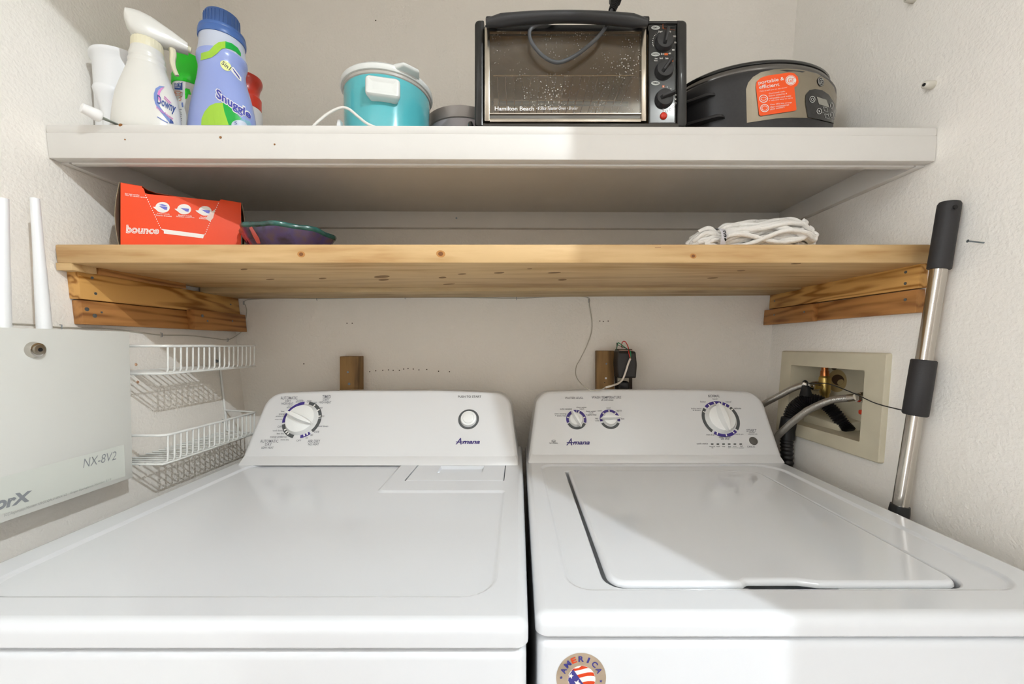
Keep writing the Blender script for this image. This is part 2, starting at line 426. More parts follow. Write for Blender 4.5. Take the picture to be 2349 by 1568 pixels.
# ------------------------------------------------------------------ lower plank shelf, cleats
YP = 0.69
def prism(x0, x1, y0, y1, z0, z1, bev=.0015, dzl=0.0): # X ends given as functions or numbers
    f = lambda q, z: q(z) if callable(q) else q
    return hexa([(f(x0, z0), y0, z0 + dzl), (f(x1, z0), y0, z0), (f(x1, z0), y1, z0), (f(x0, z0), y1, z0 + dzl), (f(x0, z1), y0, z1), (f(x1, z1), y0, z1), (f(x1, z1), y1, z1), (f(x0, z1), y1, z1)], bev)
pl = thing('shelf_plank', 'wide pale pine plank with knots, front board of the bare wood shelf', 'plank', (0, .84, 1.324), 'bare pine shelf planks')
plb = new('board', prism(lambda z: XL(z) + .006, lambda z: XR(z) - .006, YP, .988, 1.3245, 1.357, .003), M_PINE, pl)
pr = Print([plb]); M_KNOT = mat('knot_brown', '7A4A1E', 0.6); M_KNOT2 = mat('knot_ring', 'B98142', 0.6); M_STREAK = mat('grain_streak', '8C6A42', 0.7)
for px, py, r in ((691, 583, 6), (1011, 582, 7), (1590, 587, 5)):
    pr.ell(px, py, r * 1.5, r * 1.15, 'knot_ring', .0002, 10, piece='knot'); pr.ell(px, py, r * .8, r * .7, 'knot_brown', .0004, piece='knot')
pr.poly([(1496, 561), (1517, 561), (1516, 567), (1503, 568)], 'knot_brown', .0003, piece='knot')
for px, py, l, t in ((876, 634, 18, 3), (880, 641, 12, 2.2), (1015, 636, 9, 2), (1060, 628, 10, 1.5), (1145, 625, 12, 2), (1272, 625, 15, 1.5), (1290, 641, 10, 2), (560, 617, 8, 1.6), (740, 638, 9, 1.6), (1635, 637, 13, 1.6), (1700, 620, 10, 1.6), (1826, 604, 12, 1.2), (1215, 616, 6, 1), (1030, 651, 14, 1.2), (620, 640, 10, 1.1)):
    pr.ell(px, py, l, t, 'grain_streak', .0003, -3, piece='grain_mark')
pr.build(pl, {'knot_brown': 'knot', 'knot_ring': 'knot', 'grain_streak': 'grain_mark'})
pl2 = tag(new('shelf_plank', prism(lambda z: XL(z) + .012, lambda z: XR(z) - .012, .992, YB - .004, 1.3205, 1.357, .002, -.009), M_PINEU), 'greyer rear plank of the bare wood shelf against the back wall', 'plank', 'bare pine shelf planks')

def cleat(label, xa, xb, y0, y1, z0, z1, m, nails, nrm, name='wall_cleat', cat='cleat'):
    t = thing(name, label, cat, ((xa((z0 + z1) / 2) + xb((z0 + z1) / 2)) / 2, (y0 + y1) / 2, z0))
    b = new('board', prism(xa, xb, y0, y1, z0, z1, .0015), m, t); p = Print([b])
    for px, py, r in nails: nailhead(t, p.proj(px, py, 0), nrm, r)
    return t
LX = lambda d: (lambda z: XL(z) + d); RX = lambda d: (lambda z: XR(z) - d)
PX, NX = (1, 0, 0), (-1, 0, 0)
cleat('golden fir cleat under the plank shelf, upper one on the wall with the alarm box', LX(0), LX(.0205), .709, 1.116, 1.2645, 1.3135, M_FIR, ((211, 637, .0028), (219, 673, .0028), (529, 698, .0025)), PX)
cleat('reddish brown cleat below the golden cleat, beside the wire rack', LX(0), LX(.0175), .712, 1.116, 1.2195, 1.2630, M_FIR2, ((199, 709, .004), (217, 724, .004), (233, 716, .002)), PX)
cleat('short brown wood block nailed on the cleat above the wire rack', LX(.0170), LX(.036), .938, 1.114, 1.2185, 1.2660, M_FIR2, ((464, 724, .004), (476, 736, .0025), (533, 736, .0025)), PX, 'wood_block', 'block')
cleat('golden fir cleat under the plank shelf, upper one beside the black pole', RX(.015), RX(0), .698, 1.116, 1.2825, 1.3255, M_FIR, ((2078, 624, .0028), (2077, 650, .0028), (1777, 690, .0025)), NX)
cleat('brown swirly grained cleat above the water supply box', RX(.015), RX(0), .700, 1.116, 1.2395, 1.2805, M_FIR2, ((2077, 687, .003), ), NX)
cleat('short brown wood block nailed on the cleat above the supply hoses', RX(.029), RX(.0145), .930, 1.114, 1.2375, 1.2790, M_FIR2, ((1845, 715, .0025), (1776, 722, .0025)), NX, 'wood_block', 'block')
tag(new('wood_shim', prism(LX(.003), LX(.034), .735, .925, 1.3130, 1.3250, .001), M_FIR2), 'thin dark wood shim strip between plank and golden cleat', 'shim')
tag(new('wood_shim', prism(LX(.002), LX(.030), .692, .733, 1.3125, 1.3255, .001), M_PINE), 'small pale wood shim under the plank corner', 'shim')

# ------------------------------------------------------------------ posts on the back wall
def post(label, x0, x1, y0, ztop, nails, skew=0.0):
    t = thing('wood_post', label, 'post', ((x0 + x1) / 2, (y0 + YB) / 2, 0))
    b = new('board', hexa([(x0 + skew, y0, 0), (x1 + skew, y0, 0), (x1 + skew, YB, 0), (x0 + skew, YB, 0), (x0, y0, ztop), (x1, y0, ztop), (x1, YB, ztop), (x0, YB, ztop)], .0015), M_POST, t)
    p = Print([b])
    for px, py, r, m in nails: nailhead(t, p.proj(px, py, 0), (0, -1, 0), r, m)
post('weathered wood post standing behind the dryer console', P(779, 816, 1.082).x, P(822, 816, 1.082).x, 1.082, P(0, 817, 1.082).z, ((798, 853, .003, M_NAIL), (801, 880, .004, M_NAIL)))
post('brown wood post behind the washer console beside the black adapter', P(1369, 803, 1.095).x, P(1409, 803, 1.095).x, 1.095, P(0, 804, 1.095).z, ((1391, 834, .0025, M_NAIL), (1390, 867, .0032, M_WHITE), (1387, 877, .0015, M_HOLE)))

# ------------------------------------------------------------------ dryer and washer
DZ = 0.915
def machine(kind, label, x0, x1, yf, zl):
    t = thing(kind, label, kind, ((x0 + x1) / 2, .72, 0))
    # cabinet
    new('cabinet', plate(rect(x0 + .002, x1 - .002, yf + .003, 1.06), [.012, .012, .006, .006], [(0, .02), (0, zl - .012), (.0008, zl - .008), (.003, zl - .005), (.006, zl - .0035), (.01, zl - .003)], FXY), M_ENAM, t)
    for fx in (x0 + .06, x1 - .06):
        for fy in (yf + .07, 1.0): new('foot', cyl((fx, fy, 0), (fx, fy, .022), .02, n=16), M_BLACK, t)
    return t
def deck_skirt(x0, x1, yf, zl, r=.011):
    prof = [(.012, zl), (.003, zl), (0, zl + .003)] + [(r - r * math.cos(a), DZ - r + r * math.sin(a)) for a in [math.pi / 2 * k / 6 for k in range(7)]]
    return rect(x0, x1, yf, 1.06), [.012, .012, .004, .004], prof
def step_loft(pts, radii, d0, z0, d1, z1, n=5, seg=6):
    # smooth S shaped step from (inset d0,z0) to (inset d1,z1)
    prof = []
    for k in range(n + 1):
        t = k / n; s = t * t * (3 - 2 * t); prof.append((d0 + (d1 - d0) * t, z0 + (z1 - z0) * s))
    return plate(pts, radii, prof, FXY, seg, False, False)

# ---- dryer
DX0, DX1, DYF, DZL = -.647, .0095, .383, .8885
dry = machine('dryer', 'white clothes dryer with one large control dial and a push to start button', DX0, DX1, DYF, DZL)
sp, sr, sprof = deck_skirt(DX0, DX1, DYF, DZL)
skirt = plate(sp, sr, sprof, FXY, 6, False, False)
outer = rloop(sp, sr, sprof[-1][0], 6)
LID = rect(-.2255, -.0285, .7835, .895)
REC = [Vector(p) for p in ((-.600, .422), (-.024, .422), (-.024, .734), (-.256, .734), (-.2605, .9), (-.600, .9))]
RR = [.05, .038, .010, .008, .006, .04]
in0 = rloop(REC, RR, 0, 6); lh = rloop(LID, .003, 0, 3)
flat = annulus(outer, [in0, lh], lambda x, y: Vector((x, y, DZ)))
rim = step_loft(REC, RR, 0, DZ, .007, DZ - .0032)
inn = rloop(REC, RR, .007, 6); floor_ = ([Vector((p.x, p.y, DZ - .0032)) for p in inn], [tuple(range(len(inn)))])
well = plate(LID, .003, [(0, DZ), (0, DZ - .012)], FXY, 3, False, True)
new('top_panel', join(skirt, flat, rim, floor_), M_ENAM, dry, 40)
new('lint_well', well, M_ENAM, dry)
lid = new('lint_door', join(plate(rect(-.2238, -.0302, .7852, .893), .003, [(0, DZ - .010), (0, DZ - .0012), (.0006, DZ - .0004), (.0015, DZ), (.003, DZ)], FXY, 3, False, False),
    annulus(rloop(rect(-.2238, -.0302, .7852, .893), .003, .003, 3), [rloop(rect(-.172, -.076, .832, .880), .002, 0, 3)], lambda x, y: Vector((x, y, DZ))),
    plate(rect(-.172, -.076, .832, .880), .002, [(0, DZ), (.001, DZ - .004), (.002, DZ - .007)], FXY, 3, False, True)), M_ENAM, dry, 40)

def console(par, xb0, xb1, xt0, xt1, yb, yt, zt, name='console'):
    # slanted fascia: u along x, v up the slope
    z0 = DZ - .001; p0 = Vector((0, yb, z0)); p1 = Vector((0, yt, zt)); L = (p1 - p0).length; vd = (p1 - p0) / L; nd = Vector((0, -vd.z, vd.y))
    xm = (xt0 + xt1) / 2; pts = [(xb0, 0), (xb1, 0), (xt1, L - .007), (xm + .12, L), (xm - .12, L), (xt0, L - .007)]
    rad = [.002, .002, .042, .5, .5, .042]
    body = []
    def fm(u, v, h):
        q = p0 + vd * v + nd * h; q.x = u
        return q
    prof = [(0, -.02)] + [(.010 - .010 * math.cos(a), -.010 + .010 * math.sin(a)) for a in [math.pi / 2 * k / 6 for k in range(7)]] + [(.0125, 0)]
    rl = lambda d: rloop([Vector(p) for p in pts], rad, d, 8)
    loops = []
    for d, h in prof: loops.append([fm(p.x, p.y, h) for p in rl(d)])
    # the foot of the fascia runs straight down to the deck
    for lp in loops:
        for v in lp:
            if v.z < z0 + .012: v.z = max(min(v.z, v.z), z0)
    base = rl(0); back = [Vector((p.x, 1.062, fm(p.x, p.y, -.02).z)) for p in base]
    loops.insert(0, back); n = len(back); V = [v for l in loops for v in l]; Fc = []
    for i in range(len(loops) - 1):
        for k in range(n): Fc.append((i * n + k, i * n + (k + 1) % n, (i + 1) * n + (k + 1) % n, (i + 1) * n + k))
    Fc.append(tuple(range(n - 1, -1, -1))); Fc.append(tuple((len(loops) - 1) * n + k for k in range(n)))
    # lower strip so that the face meets the deck
    lo = [p for p in [fm(u, 0.012, 0) for u in (xb0 + .010, xb1 - .010)]]
    f2 = hexa([(xb0, yb - .004, DZ - .001), (xb1, yb - .004, DZ - .001), (xb1, yb + .06, DZ - .001), (xb0, yb + .06, DZ - .001),
               (xb0 + .006, yb + .011, DZ + .018), (xb1 - .006, yb + .011, DZ + .018), (xb1 - .006, yb + .06, DZ + .018), (xb0 + .006, yb + .06, DZ + .018)], .003, 3)
    o = new(name, join((V, Fc), f2), M_CONS, par, 40)
    return o, fm, nd, vd
def hit(pr_, px, py): return pr_.proj(px, py, 0)
def dial(par, pr_, px, py, r, nd, vd, ang, h=.022, pw=.011, name='dial_knob', m=None, taper=.86, grip=None):
    m = m or M_KNOB
    c = hit(pr_, px, py); nd = nd.normalized(); u = Vector((1, 0, 0)); base = c
    V, Fc = cyl(base - nd * .001, base + nd * h * .42, r, r * taper, 40, .0018); k = new(name, (V, Fc), m, par, 35)
    a = math.radians(ang); d = u * math.cos(a) + vd * math.sin(a); s = nd.cross(d)
    gl = grip or r * .93
    def sec(t, hh):
        w = pw * (1 - .75 * abs(t) ** 2.2) * .5; return [base + d * (t * gl) + s * w + nd * hh[0], base + d * (t * gl) + s * w * .55 + nd * hh[1], base + d * (t * gl) - s * w * .55 + nd * hh[1], base + d * (t * gl) - s * w + nd * hh[0]]
    V, Fc = [], []; ts = [-1, -.85, -.5, 0, .5, .85, 1]
    for t in ts: V += sec(t, (h * .35, h * (1 - .22 * abs(t) ** 2)))
    for i in range(len(ts) - 1):
        for q in range(3): Fc.append((i * 4 + q, i * 4 + q + 1, i * 4 + 5 + q, i * 4 + 4 + q))
    Fc += [(3, 2, 1, 0), tuple((len(ts) - 1) * 4 + q for q in range(4))]
    g = new('grip', (V, Fc), m, k, 50)
    return k
def marks_ring(pr_, px, py, r_out, w, u_vd, segs, off=.0006):
    # ring segments drawn in the plane of the fascia; segs: (a0,a1,material), angles CCW from +x
    c = hit(pr_, px, py); vd, nd = u_vd; u = Vector((1, 0, 0))
    for a0, a1, key in segs:
        n = max(3, int(abs(a1 - a0) / 6)); V = []
        for rr in (r_out, r_out - w):
            for k in range(n + 1):
                a = math.radians(a0 + (a1 - a0) * k / n); V.append(c + (u * math.cos(a) + vd * math.sin(a)) * rr + nd * off)
        pr_.pieces.append(('dial_tick' if key == 'ink_white' else 'dial_band', key, V, [(k, k + 1, n + 2 + k, n + 1 + k) for k in range(n)]))

con, fm, nd, vd = console(dry, -.6255, .0005, -.6125, -.0225, .8866, .978, 1.0735)
pd = Print([con])
c0 = hit(pd, 693, 959); RD = .0455
segs = [(97, 190, 'ink_purple'), (6, 82, 'ink_grey'), (-42, 4, 'ink_grey'), (-80, -50, 'ink_purple'), (196, 258, 'ink_grey')]
marks_ring(pd, 693, 962, RD, .0075, (vd, nd), segs)
for a in (60, 36, 12, 217, 227, 236, -58, -68): # white ticks
    marks_ring(pd, 693, 962, RD - .0022, .006, (vd, nd), [(a - 2.2, a + 2.2, 'ink_white')], .0009)
dial(dry, pd, 692, 962, .0385, nd, vd, 157, .026, .016)
for s, q, b in (('AUTOMATIC', (644, 909, 683, 916), 0), ('DRY', (655, 917, 668, 922), 0), ('HIGH HEAT', (646, 923, 673, 928), 0), ('TIMED', (740, 906, 759, 913), 0), ('DRY', (741, 914, 755, 919), 0), ('HIGH HEAT', (732, 920, 760, 925), 0),
             ('OFF', (704, 918, 715, 923), 0), ('OFF', (637, 976, 649, 981), 0), ('OFF', (680, 1008, 691, 1012), 0), ('OFF', (721, 988, 733, 993), 0), ('AUTOMATIC', (597, 1008, 639, 1015), 0), ('DRY', (608, 1016, 624, 1022), 0), ('LOW HEAT', (600, 1024, 628, 1029), 0),
             ('AIR DRY', (706, 1008, 735, 1015), 0), ('NO HEAT', (707, 1016, 732, 1021), 0), ('wrinkle', (681, 916, 696, 919), 0), ('prevent', (679, 920, 696, 924), 0), ('cool', (661, 929, 670, 932), 0), ('down', (658, 933, 670, 936), 0), ('less dry', (645, 941, 661, 946), 0),
             ('energy', (640, 948, 655, 952), 0), ('preferred', (633, 953, 653, 956), 0), ('more dry', (631, 960, 650, 964), 0), ('cool down', (626, 985, 649, 989), 0), ('less dry', (635, 992, 652, 997), 0), ('energy preferred', (620, 999, 658, 1005), 0), ('more dry', (644, 1006, 663, 1011), 0),
             ('60', (721, 921, 727, 925), 0), ('40', (734, 933, 740, 937), 0), ('20', (738, 952, 744, 956), 0), ('20', (712, 995, 718, 999), 0), ('10', (701, 1002, 706, 1006), 0), ('cool down', (730, 975, 753, 979), 0)):
    pd.text(s, q, 'ink_text', .004, .12)
pd.text('PUSH TO START', (1051, 907, 1104, 912), 'ink_grey', .008)
def amana(pr_, q):
    x0, y0, x1, y1 = q; w = x1 - x0; h = y1 - y0
    pr_.text('A', (x0, y0, x0 + w * .25, y1), 'ink_logo', .02, .35)
    pr_.text('mana', (x0 + w * .27, y0 + h * .44, x1, y1 - h * .1), 'ink_logo', .035, .35)
    pr_.poly([(x0 + w * .02, y0 + h * .55), (x0 + w * .42, y0 + h * .55), (x0 + w * .42, y0 + h * .66), (x0 + w * .01, y0 + h * .66)], 'ink_logo', .0007)
amana(pd, (1045, 1004, 1101, 1019))
marks_ring(pd, 1075, 961, .0245, .0052, (vd, nd), [(0, 360, 'ink_grey')])
c = hit(pd, 1075, 960)
bt = new('start_button', cyl(c - nd * .001, c + nd * .006, .0195, .0182, 36, .002), M_KNOB, dry)
new('button_cap', cyl(c + nd * .004, c + nd * .0085, .0145, .0135, 30, .003), M_KNOB, bt)
pd.build(dry, {k: 'printed_lettering' for k in pd.store})

# ---- washer
WX0, WX1, WYF, WZL = .0165, .608, .393, .8925
was = machine('washer', 'white top loading washing machine with three dials and a round flag sticker', WX0, WX1, WYF, WZL)
sp, sr, sprof = deck_skirt(WX0, WX1, WYF, WZL)
skirt = plate(sp, sr, sprof, FXY, 6, False, False); outer = rloop(sp, sr, sprof[-1][0], 6)
REC = [Vector(p) for p in ((.052, .434), (.566, .434), (.572, .893), (.046, .893))]; RR = [.03, .035, .05, .03]
HOL = [Vector(p) for p in ((.0975, .4445), (.256, .4445), (.262, .4385), (.350, .4385), (.356, .4445), (.5055, .4445), (.5105, .8535), (.0995, .8535))]
HR = [.022, .003, .003, .003, .003, .022, .03, .006]
ZD = DZ - .003
in0 = rloop(REC, RR, 0, 6); flat = annulus(outer, [in0], lambda x, y: Vector((x, y, DZ)))
rim = step_loft(REC, RR, 0, DZ, .007, ZD)
ho = rloop(HOL, HR, -.003, 6)
flat2 = annulus(rloop(REC, RR, .007, 6), [ho], lambda x, y: Vector((x, y, ZD)))
lip = plate(HOL, HR, [(-.003, ZD), (-.0015, ZD - .0004), (-.0005, ZD - .0015), (0, ZD - .003), (0, ZD - .03)], FXY, 6, False, False)
new('top_panel', join(skirt, flat, rim, flat2, lip), M_ENAM, was, 40)
new('tub_opening', plate(HOL, HR, [(-.001, ZD - .0299), (.0, ZD - .05)], FXY, 6, False, True), mat('tub_plastic', '9A9CA0', .5), was)
LIDP = [Vector(p) for p in ((.1025, .4475), (.252, .4475), (.259, .4525), (.318, .4525), (.338, .4475), (.502, .4475), (.507, .8505), (.1045, .8505))]
LR = [.02, .004, .004, .006, .006, .02, .028, .006]
lidp = [(.004, DZ - .0070), (.0005, DZ - .0066), (0, DZ - .006)] + [(.006 - .006 * math.cos(a), DZ - .006 + .006 * math.sin(a)) for a in [math.pi / 2 * k / 5 for k in range(6)]]
lid_loops = plate(LIDP, LR, lidp, FXY, 6, True, False); ll = rloop(LIDP, LR, .006, 6)
crown = annulus(ll, [], lambda x, y: Vector((x, y, DZ)))
new('lid', join(lid_loops, crown), mat('lid_enamel', 'DCDFE3', .12, coat=.4), was, 40)
con, fm, nd, vd = console(was, .0205, .6040, .0455, .6005, .9035, .992, 1.0745)
pw = Print([con])
amana(pw, (1299, 1005, 1353, 1021))
T = [('WATER LEVEL', (1296, 910, 1338, 915)), ('WASH TEMPERATURE', (1357, 908, 1425, 914)), ('all cold rinses', (1379, 915, 1407, 919)), ('NORMAL', (1624, 905, 1651, 911)), ('regular', (1633, 913, 1647, 917)),
     ('auto sensing', (1285, 936, 1312, 940)), ('deep water', (1322, 932, 1346, 936)), ('wash', (1329, 936, 1340, 939)), ('auto sensing', (1272, 947, 1299, 951)), ('+ extra rinse', (1273, 951, 1299, 955)), ('deep water', (1344, 941, 1367, 945)), ('wash', (1350, 945, 1361, 948)), ('+ extra rinse', (1344, 949, 1368, 953)),
     ('cool', (1391, 933, 1400, 937)), ('cold', (1371, 940, 1380, 943)), ('warm', (1414, 940, 1426, 944)), ('tap', (1365, 958, 1372, 962)), ('cold', (1365, 963, 1374, 966)), ('hot', (1425, 958, 1432, 962)),
     ('heavy', (1606, 919, 1619, 924)), ('casual', (1664, 919, 1677, 923)), ('bulky items', (1585, 935, 1609, 939)), ('& sheets', (1589, 939, 1607, 942)), ('delicate', (1684, 934, 1700, 938)), ('drain & spin', (1620, 995, 1641, 999)), ('rinse & spin', (1684, 994, 1705, 998)),
     ('clean washer', (1649, 999, 1677, 1004)), ('with', (1653, 1004, 1661, 1008)), ('affresh', (1663, 1004, 1673, 1008)), ('cycle status', (1598, 1015, 1624, 1020)), ('sensing', (1627, 1022, 1640, 1025)), ('fill', (1632, 1025, 1636, 1028)), ('wash', (1643, 1022, 1651, 1025)), ('rinse', (1656, 1022, 1663, 1025)), ('final', (1670, 1022, 1676, 1025)), ('spin', (1670, 1026, 1676, 1028)),
     ('cycle', (1681, 1022, 1689, 1025)), ('complete', (1678, 1026, 1693, 1028)), ('lid', (1698, 1021, 1703, 1025)), ('locked', (1695, 1026, 1706, 1028)), ('START', (1712, 984, 1735, 990)), ('PAUSE', (1719, 990, 1731, 993)), ('UNLOCK LID', (1716, 994, 1737, 997)), ('CANCEL', (1714, 1022, 1732, 1026)), ('high efficiency', (1260, 1014, 1280, 1018))]
for s, q in T: pw.text(s, q, 'ink_text', .006)
pw.ring(1270, 1011, 5, 3, .7, 'ink_text'); pw.text('he', (1266, 1009, 1273, 1013), 'ink_text')
for px in (1633.5, 1646.5, 1659.5, 1672.5, 1685.5, 1699): pw.poly([(px - 3, 1016.8), (px + 3, 1016.8), (px + 3, 1019.4), (px - 3, 1019.4)], 'gap_black', .0006, piece='status_light')
for px, py in ((1322, 962), (1399, 961)):
    marks_ring(pw, px, py, .0243, .0062, (vd, nd), [(-20, 82 if px < 1350 else 200, 'ink_purple'), (86, 200, 'ink_purple')] if px < 1350 else [(-14, 194, 'ink_purple')])
    marks_ring(pw, px, py, .0243, .0062, (vd, nd), [(206, 334, 'ink_grey')])
    for a in ((15, 68, 165) if px < 1350 else (45, 90, 135, 176)): marks_ring(pw, px, py, .0225, .005, (vd, nd), [(a - 4, a + 4, 'ink_white')], .0009)
dial(was, pw, 1321, 962, .0168, nd, vd, 117, .022, .0105, 'dial_knob', None, .9, .0225)
dial(was, pw, 1399, 961, .0168, nd, vd, 2, .022, .0105, 'dial_knob', None, .9, .0225)
marks_ring(pw, 1653, 960, .0445, .0072, (vd, nd), [(100, 135, 'ink_purple'), (75, 99, 'ink_purple'), (48, 70, 'ink_purple'), (-40, 43, 'ink_grey'), (142, 228, 'ink_grey'), (-125, -46, 'ink_purple')])
for a in (120, 97, 60, 35, 155, -115, -85, -57): marks_ring(pw, 1653, 960, .0425, .006, (vd, nd), [(a - 1.8, a + 1.8, 'ink_white')], .0009)
dial(was, pw, 1653, 960, .0362, nd, vd, 98, .026, .020)
c = hit(pw, 1728, 1011); new('start_button', cyl(c - nd * .001, c + nd * .0025, .0098, .0092, 28, .001), mat('button_grey', '5A5752', .45), was)
pw.build(was, {k: 'printed_lettering' for k in pw.store})
# round sticker on the washer front
M_STK = mat('sticker_ring', 'C9B8A2', .28, .35, var=(25, .25)); M_SRED = mat('sticker_red', 'D5451E', .45); M_SBLU = mat('sticker_blue', '40408A', .45)
cab = [o for o in was.children if o.name.startswith('cabinet')][0]
ps = Print([cab]); SX, SY, SR = 1333, 1553, 57
ps.ell(SX, SY, SR, SR, 'sticker_ring', .0004, n=48, piece='sticker'); ps.ell(SX + 1, SY + 3, 31.5, 31.5, 'ink_white', .0007, n=40, piece='sticker_flag')
clipc = lambda pts: [(min(max(x, SX + 1 - math.sqrt(max(0, 31 ** 2 - (y - SY - 3) ** 2))), SX + 1 + math.sqrt(max(0, 31 ** 2 - (y - SY - 3) ** 2))), y) for x, y in pts]
for k, (ya, yb_) in enumerate(((-28, -23), (-13, -5), (7, 14), (24, 29))):
    top = [(SX - 34 + 7 * i, SY + 3 + ya + 3.5 * math.sin(i * .55 + .4)) for i in range(11)]; bot = [(SX - 34 + 7 * i, SY + 3 + yb_ + 3.5 * math.sin(i * .55 + .4)) for i in range(10, -1, -1)]
    ps.poly(clipc(top + bot), 'sticker_red', .0009, piece='flag_stripe')
ps.poly(clipc([(SX - 21, SY - 22), (SX - 18, SY - 20), (SX + 22, SY + 30), (SX + 4, SY + 34), (SX - 20, SY + 25), (SX - 31, SY + 5), (SX - 29, SY - 8)]), 'sticker_blue', .0011, piece='flag_field')
for a, b, r in ((-24, -6, 7), (-9, 11, 9), (-24, 22, 6), (6, 27, 6)): ps.poly(star(SX + a, SY + b, r, -75), 'ink_white', .0013, piece='flag_star')
for a, b in ((-46, -1), (45, 7)): ps.poly(star(SX + a, SY + b, 4), 'sticker_blue', .0008, piece='flag_star')
for i, ch in enumerate('AMERICA'):
    a = math.radians(157 - i * 22.3); tx, ty = math.cos(a), -math.sin(a); R0, R1 = 37.5, 50.5; hw = 2.2 if ch == 'I' else (7.2 if ch == 'M' else 6)
    px_, py_ = -math.sin(a) * -1, -math.cos(a) * -1      # tangent (clockwise)
    q = [(SX + tx * R1 - px_ * hw, SY + ty * R1 - py_ * hw), (SX + tx * R1 + px_ * hw, SY + ty * R1 + py_ * hw), (SX + tx * R0 + px_ * hw, SY + ty * R0 + py_ * hw), (SX + tx * R0 - px_ * hw, SY + ty * R0 - py_ * hw)]
    ps.text(ch, q, 'sticker_red' if ch == 'E' else 'sticker_blue', .03, 0, .0009, piece='sticker_letter')
ps.build(was, {k: 'flag_sticker' for k in ps.store})


# ------------------------------------------------------------------ upper shelf: things, left to right
ZS = lambda x: ZT - 0.0055 * (x + .82) / 1.56 + .0006          # shelf top height at x
# white plastic funnel cup
x, y = -.792, .800; z = ZS(x)
cup = thing('plastic_cup', 'white plastic funnel cup with flared rim beside the spray bottle', 'cup', (x, y, z))
new('body', lathe([(.040, 0), (.0405, .03), (.043, .10), (.0455, .155), (.0475, .166), (.0505, .170), (.0512, .175), (.050, .178), (.047, .177), (.044, .168), (.041, .10), (.038, .02), (.0, .02)], (x, y, z), 48, cap=(True, False)), M_WHITE, cup)
fx, fy = x + .012, y - .0365
new('funnel', lathe([(.0125, .001), (.0125, .035), (.0165, .060), (.0205, .075), (.022, .079), (.025, .086), (.027, .094), (.026, .098)], (fx, fy, z), 32), M_WHITE, cup)

# spray bottle
M_PEARL = mat('pearl_plastic', 'DEDCD5', .32, spec=.5, coat=.2); M_CREAM = mat('cream_plastic', 'E4DDC0', .4)
x, y = -.686, .735; z = ZS(x)
sb = thing('spray_bottle', 'pearly white trigger spray bottle with purple swirl label', 'bottle', (x, y, z))
yaw = .35
prof = [(.046, 0, .52), (.0505, .004, .53), (.0515, .012, .53), (.0515, .02, .53), (.0505, .035, .54), (.0485, .055, .55), (.045, .078, .58), (.0395, .098, .64), (.0345, .113, .72), (.031, .124, .8), (.0285, .131, .86), (.0282, .134, .88), (.0268, .1365, .9), (.0265, .139, .9), (.0272, .1415, .9), (.0272, .145, .92), (.0256, .148, .94), (.0252, .151, .94), (.0258, .154, .96), (.0256, .158, .97), (.0242, .161, 1), (.0236, .166, 1), (.023, .170, 1)]
prof = [(r_, h_ * .9, q_) for r_, h_, q_ in prof]
bo = new('body', lathe(prof, (x, y, z), 56, 1, yaw), M_PEARL, sb)
new('collar', lathe([(.0215, .151), (.0225, .153), (.0222, .166), (.0210, .170)], (x, y, z), 48, rib=.035), M_CREAM, sb)
# trigger head: lofted along the spray direction
d = Vector((.80, .60, 0)).normalized(); s_ = Vector((-d.y, d.x, 0)); hz = z + .1675; hb = Vector((x, y, hz))
secs = [(-.030, .010, .040, .005), (-.028, .0165, .047, .013), (-.020, .0195, .049, .018), (-.008, .0205, .050, .020), (.006, .0195, .0475, .020), (.020, .017, .042, .018), (.036, .0145, .035, .016), (.050, .0125, .028, .013), (.058, .0115, .0235, .012)]
bot = {-.030: .028, -.028: .020, -.020: .006, -.008: .0, .006: .0, .020: .003, .036: .006, .050: .007, .058: .0075}
V, Fc = [], []; n = 20
for t, w, top, _ in secs:
    b = bot[t]; cz = (top + b) / 2; hh = (top - b) / 2
    for k in range(n):
        a = 2 * math.pi * k / n; ca, sa = math.cos(a), math.sin(a); e = .62
        u = math.copysign(abs(ca) ** e, ca) * w; v = math.copysign(abs(sa) ** e, sa) * hh
        V.append(hb + d * t + s_ * u + Vector((0, 0, cz + v)))
for i in range(len(secs) - 1):
    for k in range(n): Fc.append((i * n + k, i * n + (k + 1) % n, (i + 1) * n + (k + 1) % n, (i + 1) * n + k))
Fc += [tuple(range(n - 1, -1, -1)), tuple((len(secs) - 1) * n + k for k in range(n))]
new('spray_head', (V, Fc), M_PEARL, sb, 50)
trg = [hb + d * t + Vector((0, 0, h)) for t, h in ((.034, .010), (.036, -.004), (.035, -.018), (.037, -.030), (.042, -.042))]
new('trigger', tube(catmull(trg, 4), .005, 8, rf=lambda t: .0058 - .0022 * t), M_CREAM, sb)
new('nozzle', cyl(hb + d * .056 + Vector((0, 0, .016)), hb + d * .063 + Vector((0, 0, .015)), .0065, .0055, 16), M_CREAM, sb)
pb = Print([bo])
M_SWL = mat('ink_lilac_blue', '7388C4', .5); M_PINK = mat('ink_pink', 'D77BC0', .5); M_NAVY = mat('ink_navy', '2F4A8C', .5); M_PLIL = mat('ink_pale_lilac', 'CDB7DE', .5)
pb.poly([(353, 215), (357, 203), (366, 197), (378, 199), (370, 201), (363, 207), (360, 218), (361, 232), (368, 246), (380, 262), (397, 280), (390, 283), (384, 276), (366, 254), (356, 238), (353, 226)], 'ink_lilac_blue', .0005, 1, piece='label_swirl')
pb.poly([(361, 218), (363, 209), (369, 203), (377, 200), (371, 206), (367, 214), (367, 226), (371, 236), (364, 230)], 'ink_pink', .0007, 1, piece='label_swirl')
pb.poly([(388, 283), (391, 272), (397, 279), (398, 284)], 'ink_navy', .0006, 1, piece='label_swirl')
pb.text('Downy', ((359, 216), (403, 240), (401, 266), (361, 243)), 'ink_navy', .02, .15, .0010)
